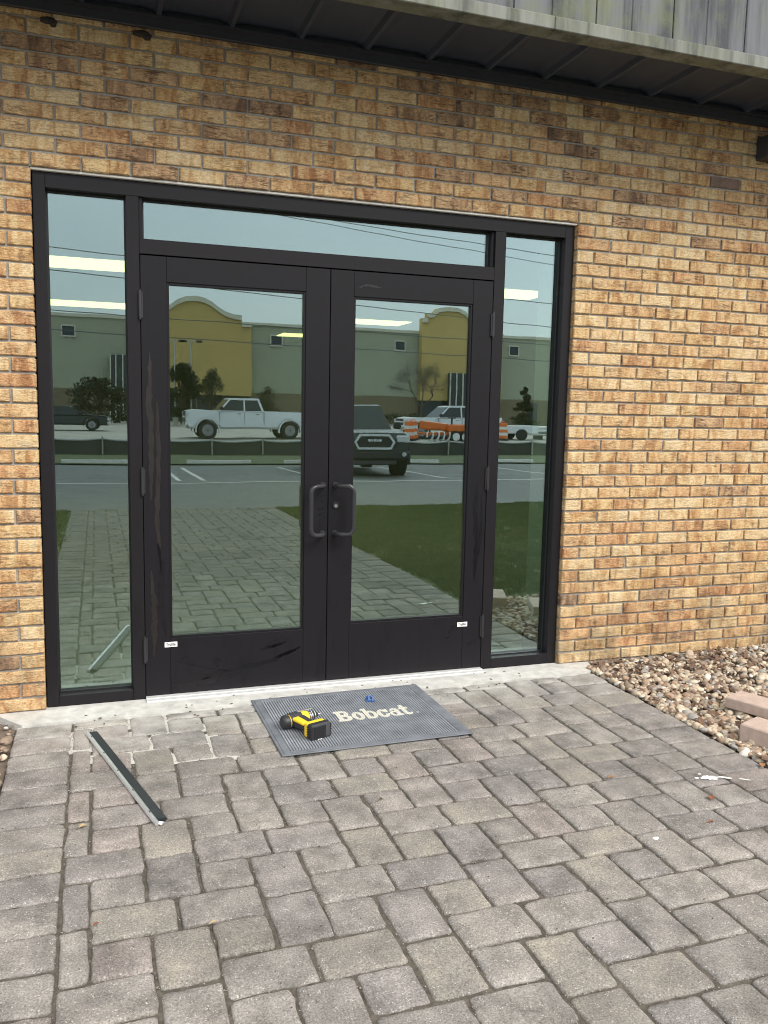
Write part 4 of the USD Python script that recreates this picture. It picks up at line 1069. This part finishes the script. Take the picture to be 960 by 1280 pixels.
# orange auger machine
orange = plain('machine_orange', (.62, .14, .02), .4, var=.12, scale=8); am_white = plain('machine_white', (.66, .66, .64), .45)
am = thing('auger_machine', 'low orange machine with a black and white spiral auger and white wheels', 'machine', loc=(16.2, -34, -.19))
part('boom', hull_of([((-1.0, 0, .95), .10), ((.35, 0, .78), .10), ((.35, 0, .62), .10), ((-1.0, 0, .72), .10)]), orange, am, local=True, smooth=40)
part('engine_hood', bx(.30, 1.25, -.45, .45, .46, .86, .08), orange, am, local=True, smooth=30)
part('frame_beam', cat(bx(-1.05, 1.2, -.5, -.4, .36, .46, .01), bx(-1.05, 1.2, .4, .5, .36, .46, .01)), orange, am, local=True)
part('control_stand', cat(bx(.55, .62, -.05, .05, .85, 1.15, .01), bx(.45, .72, -.2, .2, 1.15, 1.19, .01)), car_black, am, local=True)
part('auger_core', cyl((-.35, .55, .26), [1, 0, 0], .10, 1.3, 14), car_black, am, local=True, smooth=40)
def flight(x0, x1, turns, r0, r1, c):
    n = int(turns*16); V, Fc = [], []
    for k in range(n+1):
        a = 2*math.pi*turns*k/n; x = x0+(x1-x0)*k/n
        for rr in (r0, r1):
            for dx in (0, .03): V.append([x+dx, c[0]+rr*math.cos(a), c[1]+rr*math.sin(a)])
    for k in range(n):
        a = k*4; b = a+4
        for (p, q_) in ((0, 2), (3, 1), (2, 3)): Fc += [[a+p, a+q_, b+q_], [a+p, b+q_, b+p]]
    return trimesh.Trimesh(np.array(V), np.array(Fc), process=False)
part('auger_flight', flight(-1.0, .3, 4.5, .09, .25, (.55, .26)), am_white, am, local=True, smooth=40)
for x in (.55, 1.02):
    for y in (-.5, .56):
        w = part('wheel', cyl((x, y, .27), [0, 1, 0], .27, .2, 24), tyre_m, am, local=True, smooth=40)
        part('rim', cyl((x, y+(.02 if y > 0 else -.02), .27), [0, 1, 0], .185, .2, 20), am_white, w, local=True, smooth=40)
# traffic drums
drum_o = plain('drum_orange', (.70, .16, .03), .5); 
def traffic_drum(x, y, label):
    t = thing('traffic_drum', label, 'traffic drum', group='traffic drums by the sand lot', loc=(x, y, float(zg(y))))
    z = 0.08
    part('base', cyl((0, 0, .04), [0, 0, 1], .36, .08, 24), rubber, t, local=True, smooth=40)
    for k, (h, r) in enumerate(((.16, .29), (.16, .28), (.16, .27), (.16, .26), (.2, .25))):
        part('band', cyl((0, 0, z+h/2), [0, 0, 1], r, h, 24), drum_o if k % 2 == 0 else am_white, t, local=True, smooth=40); z += h+.001
    part('handle', tube([(-.12, 0, z), (-.10, 0, z+.08), (.10, 0, z+.08), (.12, 0, z)], .02, 8), drum_o, t, local=True, smooth=40)
traffic_drum(15.15, -35.6, 'orange and white traffic drum beside the orange machine, the leftmost')
traffic_drum(15.75, -36.6, 'orange and white traffic drum between the machine and the white truck')
traffic_drum(20.6, -36, 'orange and white traffic drum reflected at the left edge of the right sidelight')
# small white trailer and pipe stack
tr = thing('utility_trailer', 'low white utility trailer reflected in the right sidelight', 'trailer', loc=(22.0, -37.2, -.19), rotz=.05)
part('bed', bx(-1.0, 1.0, -.7, .7, .35, .80, .03), truck_white, tr, local=True)
part('tongue', bx(1.0, 2.0, -.05, .05, .35, .43), car_black, tr, local=True)
for y in (-.75, .75):
    part('wheel', cyl((0, y, .3), [0, 1, 0], .3, .16, 20), tyre_m, tr, local=True, smooth=40)
ps_ = thing('pipe_stack', 'stack of white pipes beside the trailer in the right sidelight reflection', 'pipe stack', loc=(24.6, -38, -.18))
for k in range(3):
    for j in range(4-k):
        part('pipe', cyl((0, -.3+j*.2+k*.1, .30+k*.18), [1, 0, 0], .09, 2.6, 12), am_white, ps_, local=True, smooth=40)
for x in (-.8, .8): part('bearer', bx(x-.05, x+.05, -.5, .5, 0.0, .21), car_black, ps_, local=True)

# wheel stops
stop_m = plain('wheel_stop', (.62, .61, .58), .8, var=.12, scale=8)
spos = ['far left', 'second', 'third', 'fourth', 'far right']
for k, (x0, x1) in enumerate(((-.68, 1.2), (2.79, 4.67), (5.72, 7.6), (8.95, 10.83), (12.4, 14.28))):
    z = float(zg(-21.3)); lab = ['white concrete wheel stop reflected low in the left sidelight', 'white concrete wheel stop below the white pickup reflection', 'white concrete wheel stop half hidden by the left door handle stile', 'white concrete wheel stop right of the dark pickup', 'white concrete wheel stop reflected in the right sidelight'][k]
    t = thing('wheel_stop', lab, 'wheel stop', group='wheel stops along the grass verge', loc=((x0+x1)/2, -21.3, z))
    p = Polygon([(-.08, 0), (.08, 0), (.06, .12), (-.06, .12)]); m = prism(p, x1-x0); v = m.vertices.copy(); m.vertices = np.stack([v[:, 2]-(x1-x0)/2, v[:, 0], v[:, 1]], 1); m.fix_normals()
    part('stop_body', m, stop_m, t, local=True)
    for s in (-.6, .6): part('pin', cyl((s, 0, .122), [0, 0, 1], .012, .01, 10), car_black, t, local=True)

# silt fence
fence_m = plain('silt_fabric', (.05, .052, .045), .8, var=.5, scale=1.2); stake_m = plain('stake', (.34, .31, .26), .8); top_m = plain('fence_top', (.46, .46, .46), .7)
sfz = thing('silt_fence', 'low black silt fence with pale sagging top edge on stakes beyond the parking lot', 'fence', loc=(5, -25.4, -.33))
px_ = np.arange(-12, 30, 1.78)
zt_ = .19
V, Fc = [], []
xx = np.linspace(-12, 30, 240)
ph = np.abs(np.sin((xx+12)/1.78*math.pi)); sag = -.06*ph; by = -25.4 + .06*ph*np.sin(xx*1.3)
for x, s, y in zip(xx, sag, by):
    V += [[x, y, -.36], [x, y+.008, -.36], [x, y, zt_+s-.33+.33-.0], [x, y+.008, zt_+s]]
for k in range(len(xx)-1):
    a, b = 4*k, 4*k+4
    for p, q_ in ((0, 2), (3, 1), (2, 3)): Fc += [[a+p, b+p, b+q_], [a+p, b+q_, a+q_]]
m = trimesh.Trimesh(np.array(V), np.array(Fc), process=False); m.fix_normals()
part('fabric', m, fence_m, sfz)
part('top_edge', tube(np.stack([xx, by+.01, zt_+sag+.01], 1), .035, 6), top_m, sfz)
for x in px_: part('stake', bx(x-.025, x+.025, -25.36, -25.31, -.4, zt_+.08), stake_m, sfz)

# overhead wires
wire_m = plain('wire', (.07, .07, .072), .6)
def wire(z0, z1, label, sag=.45, y=-40, r=.022):
    xs_ = np.linspace(-30, 60, 46); t = (xs_+30)/90
    # z0 at x = 0, z1 at x = 25
    z = z0+(z1-z0)*xs_/25 - sag*4*t*(1-t) + sag*4*(1/3)*(2/3)
    m = tube(np.stack([xs_, np.full_like(xs_, y)-.02*xs_, z], 1), r, 5)
    data(part('overhead_wire', m, wire_m, smooth=True).prim, label=label, category='wire')
wire(4.80, 4.45, 'lowest overhead wire, crossing the green wall reflection', r=.022)
wire(5.72, 5.35, 'second overhead wire from the bottom in the reflection', r=.022)
wire(7.55, 6.4, 'middle overhead wire just above the roof line reflection')
wire(8.75, 7.9, 'thin overhead wire in the lower sky reflection', y=-41)
wire(11.9, 10.55, 'upper overhead wire curving through the transom reflection', y=-40, r=.020)
wire(12.1, 10.2, 'topmost overhead wire in the transom reflection', y=-40.6, r=.018, sag=.7)
for (x, lab) in ((-30, 'wooden utility pole at the left end of the overhead wires'), (60, 'wooden utility pole at the right end of the overhead wires')):
    t = thing('utility_pole', lab, 'utility pole', loc=(x, -40, -.2))
    part('pole', tube([(0, .15, 0), (0, .15, 14)], [.17, .11], 12), plain('pole_wood_%d' % (x > 0), (.12, .09, .065), .9), t, local=True, smooth=40)
    part('crossarm', bx(-.06, .06, -1.0, 1.1, 12.4, 12.55), wire_m, t, local=True)

# big store across the street
green_m = plain('stucco_green', (.345, .36, .27), .9, var=.05, scale=.6); brown_m = plain('stucco_brown', (.185, .15, .095), .9, var=.08, scale=.8)
yel_m = plain('stucco_yellow', (.50, .365, .135), .85, var=.06, scale=.6); cream_m = plain('stucco_cream', (.56, .54, .44), .85, var=.06, scale=1)
store_glass = plain('store_glass', (.022, .030, .038), .1, var=.1)
st = thing('store_building', 'big pale green store with brown base and yellow curved parapets across the street', 'building', loc=(18, -76, -.2))
YS = -75.
part('wall', bx(-45, 95, YS-14, YS, -.3, 8.75), green_m, st)
part('cornice', cat(bx(-45, 95, YS-.3, YS+.14, 8.752, 9.05, .03), bx(-45, 95, YS-14, YS-.31, 8.752, 8.9)), cream_m, st)
part('brown_base', bx(-45, 95, YS+.003, YS+.10, -.3, 2.62, .02), brown_m, st)
def facade(prof, d, label):
    p = Polygon(prof).buffer(0)
    f_ = part('parapet_front', side_extrude(p, YS+.12, YS+d), yel_m, st, label=label)
    top = [q_ for q_ in prof if q_[1] > 3]
    band = p.difference(affinity.translate(p, 0, -.42)).intersection(sbox(-50, 7.5, 100, 20))
    for g_ in getattr(band, 'geoms', [band]):
        if g_.area > .05: part('parapet_cornice', side_extrude(g_, YS+d+.003, YS+d+.18), cream_m, f_)
    return f_
def arc(cx, hw, z0, z1, n=14):
    return [(cx+hw*math.cos(a), z0+(z1-z0)*math.sin(a)) for a in np.linspace(0, math.pi, n)]
A = [(13.96, 2.3), (13.96, 8.95), (13.1, 8.95), (13.1, 9.5), (12.3, 9.55), (11.6, 9.75), (10.9, 10.15), (10.3, 10.6)] + [(9.6, 10.9), (8.9, 11.0), (8.1, 10.9)] + [(7.4, 10.6), (6.8, 10.15), (6.1, 9.75), (5.4, 9.55), (4.6, 9.5), (4.6, 8.95), (3.75, 8.95), (3.75, 2.3)]
fa = facade(A, .9, 'left yellow parapet, reflected in the left door glass')
B_ = [(39.6, 2.3), (39.6, 9.1), (38.2, 9.1), (37.2, 9.45), (36.3, 9.85), (35.7, 10.5), (35.2, 11.1), (34.4, 11.42), (33.3, 11.45), (32.4, 11.3), (31.9, 10.75), (31.3, 10.7), (31.3, 10.2), (30.75, 10.2), (30.75, 2.3)]
fb = facade(B_, .9, 'right yellow parapet, reflected in the right door glass')
part('shop_front', bx(3.9, 13.8, YS+.102, YS+.5, -.25, 2.28), store_glass, st)
for x in np.arange(4.2, 13.8, 1.2): part('shop_mullion', bx(x-.05, x+.05, YS+.505, YS+.6, -.25, 2.28), brown_m, st)
en = part('entrance_glass', bx(33.6, 36.4, YS+.905, YS+1.5, -.25, 5.05), store_glass, st)
for x in (33.6, 34.3, 35.0, 35.7, 36.4): part('entrance_mullion', bx(x-.06, x+.06, YS+1.505, YS+1.62, -.25, 5.1), cream_m, en)
e2 = part('entrance_glass', bx(1.55, 3.7, YS+.102, YS+.9, -.25, 5.6), store_glass, st)
for x in (1.55, 2.0, 2.6, 3.2, 3.7): part('entrance_mullion', bx(x-.05, x+.05, YS+.905, YS+1.0, -.25, 5.65), cream_m, e2)
part('shop_front', bx(30.9, 39.4, YS+.102, YS+.6, -.25, 2.28), store_glass, st)
for x in (-1.75, 16.45, 28.8, 41.35):
    w = part('window', cat(bx(x-.62, x-.5, YS+.005, YS+.12, 7.0, 8.05), bx(x+.5, x+.62, YS+.005, YS+.12, 7.0, 8.05), bx(x-.5, x+.5, YS+.005, YS+.12, 7.93, 8.05), bx(x-.5, x+.5, YS+.005, YS+.12, 7.0, 7.12)), cream_m, st)
    part('pane', bx(x-.5, x+.5, YS+.005, YS+.04, 7.12, 7.93), store_glass, w)
for x in (-5.2, 43.6):
    part('service_door', bx(x-.6, x+.6, YS+.102, YS+.18, -.2, 2.3), store_glass, st)

# trees, shrubs, hedge and lamp posts in front of the store
def leafmat(name, c):
    return usdkit.material(stage, LK+name, {'g': ('geometry', {}), 'r': ('rgb_ramp', {'ramp': [(0, tuple(x*.55 for x in c)), (.6, c), (1, tuple(x*1.7 for x in c))]}), 'd': ('principled_bsdf', {'roughness': .6}), 't': ('translucent_bsdf', {}), 'm': ('mix_closure', {'fac': .25})},
        [('g.random_per_island', 'r.fac'), ('r.color', 'd.base_color'), ('r.color', 't.color'), ('d.BSDF', 'm.closure1'), ('t.BSDF', 'm.closure2')], surface='m.closure')
lm_a, lm_b, lm_c = leafmat('leaf_dark', (.035, .055, .018)), leafmat('leaf_mid', (.05, .075, .025)), leafmat('leaf_olive', (.07, .07, .035))
bark = plain('bark', (.09, .07, .055), .9, var=.3, scale=6)
def leaf_cloud(n, clumps, size, seed):
    g = np.random.default_rng(seed); V, Fc = [], []
    for k in range(n):
        c, r = clumps[int(g.integers(len(clumps)))]
        d = g.normal(size=3); d /= np.linalg.norm(d); p = np.array(c)+d*np.array(r)*g.random()**.4
        a, b = g.normal(size=3), g.normal(size=3); a /= np.linalg.norm(a); b -= a*(a@b); b /= np.linalg.norm(b)
        s = size*g.uniform(.6, 1.4); m_ = len(V)
        V += [p-a*s, p+b*s*.5, p+a*s, p-b*s*.5]; Fc += [[m_, m_+1, m_+2], [m_, m_+2, m_+3]]
    return np.array(V), np.array(Fc)
def tree(x, y, h, w, label, mat, seed, n=1500, kind='round', trunk=.35):
    g = np.random.default_rng(seed); z = float(zg(y))
    t = thing('tree', label, 'tree', loc=(x, y, z))
    segs = [tube([(0, 0, -.1), (g.normal(0, .05), g.normal(0, .05), h*.35), (g.normal(0, .12), g.normal(0, .12), h*.8)], [h*.028, h*.02, h*.006], 8)]
    cl = []
    if kind == 'cone':
        for k in range(26):
            u = g.random(); zz = h*(.12+.86*u); rr = w*.5*(1-u)*1.05+.08; a = g.uniform(0, 6.28); cl.append(((rr*.6*math.cos(a), rr*.6*math.sin(a), zz), (rr*.5, rr*.5, h*.05)))
    else:
        for k in range(26):
            a = g.uniform(0, 6.28); u = g.uniform(.22, .97); rr = w*.5*math.sin(math.pi*min(.97, .15+u*.8))*g.uniform(.3, 1); c = (rr*math.cos(a), rr*math.sin(a), h*u)
            cl.append((c, (w*.17, w*.17, h*.09))); segs.append(tube([(0, 0, h*trunk*g.uniform(.6, 1.4)), tuple(np.array(c)*[.5, .5, .9]), c], [h*.012, h*.008, h*.003], 5))
    part('trunk', cat(*segs), bark, t, local=True, smooth=40)
    part('crown', leaf_cloud(n*2, cl, max(.05, w*.03), seed), mat, t, local=True)
tree(6.35, -60, 4.4, 3.2, 'bushy dark tree beside the lamp post in front of the yellow parapet', lm_a, 1, 3600)
tree(8.55, -60, 4.2, 2.3, 'narrow dark tree above the white pickup hood in front of the yellow parapet', lm_a, 2, 1600)
tree(.6, -60, 3.3, 4.2, 'low spreading olive tree reflected in the left sidelight', lm_c, 4, 1300)
tree(33.6, -58, 3.8, 2.6, 'dark cone-shaped conifer reflected in the right sidelight', lm_a, 5, 2600, 'cone')
tree(12.6, -61, 3.0, 2.6, 'thin shrub-like small tree above the white pickup cab', lm_c, 6, 900)
twig_m = leafmat('twigs', (.085, .072, .055))
def bare_tree(x, y, h, label, seed):
    g = np.random.default_rng(seed); segs, tips = [], []
    def grow(p, d, L, r, lev):
        p2 = p+d*L; m_ = (p+p2)/2+g.normal(0, L*.06, 3); segs.append(tube([p, m_, p2], [r, r*.85, r*.65], 5 if lev else 8, caps=False))
        if lev >= 2: tips.append(p2)
        if lev >= 5: return
        for k in range(3 if lev < 4 else 2):
            dd_ = d + g.normal(0, .62, 3); dd_[2] = max(dd_[2], -.05); dd_ /= np.linalg.norm(dd_); grow(p2, dd_, L*g.uniform(.6, .82), r*.6, lev+1)
    grow(np.array([0, 0, -.1]), np.array([0, 0, 1.]), h*.27, .11, 0)
    t = thing('tree', label, 'tree', loc=(x, y, float(zg(y))))
    part('trunk', cat(*segs), bark, t, local=True)
    part('crown', leaf_cloud(5200, [(p, (.42, .42, .36)) for p in tips], .034, seed), twig_m, t, local=True)
bare_tree(24.6, -58, 6.6, 'bare leafless tree between the dark pickup and the yellow parapet reflection', 9)
def shrub_row(x0, x1, y, h, label, seed):
    g = np.random.default_rng(seed); cl = [((x-(x0+x1)/2, g.normal(0, .15), h*g.uniform(.3, .7)), (.7, .5, h*.45)) for x in np.arange(x0, x1, .55)]
    t = thing('hedge', label, 'hedge', loc=((x0+x1)/2, y, float(zg(y))))
    part('foliage', leaf_cloud(int((x1-x0)*110), cl, .13, seed), lm_b, t, local=True)
    part('stems', cat(*[tube([(c[0][0], c[0][1], -.05), (c[0][0], c[0][1], h*.6)], .02, 4) for c in cl]), bark, t, local=True)
shrub_row(-9, 4.4, -64, 1.0, 'clipped green hedge along the store base, left stretch', 11)
shrub_row(14.2, 30.4, -64, 1.15, 'clipped green hedge along the store base between the yellow parapets', 12)
shrub_row(40, 52, -64, 1.0, 'clipped green hedge along the store base, right stretch', 13)
lampg = plain('lamp_post', (.42, .43, .42), .4, metal=.4)
for (x, lab) in ((5.9, 'tall pale parking lot lamp post with twin heads, the left one'), (7.0, 'tall pale parking lot lamp post with twin heads, the right one')):
    t = thing('lamp_post', lab, 'lamp post', group='parking lot lamp posts', loc=(x, -60, -.15))
    part('pole', tube([(0, 0, 0), (0, 0, 6.2)], [.075, .05], 10), lampg, t, local=True, smooth=40)
    part('base', cyl((0, 0, .25), [0, 0, 1], .2, .6, 14), cream_m, t, local=True)
    part('arm', bx(-.55, .55, -.03, .03, 6.15, 6.21), lampg, t, local=True)
    for s in (-1, 1): part('lamp_head', bx(s*.62-.22, s*.62+.22, -.15, .15, 6.1, 6.24, .03), car_black, t, local=True)
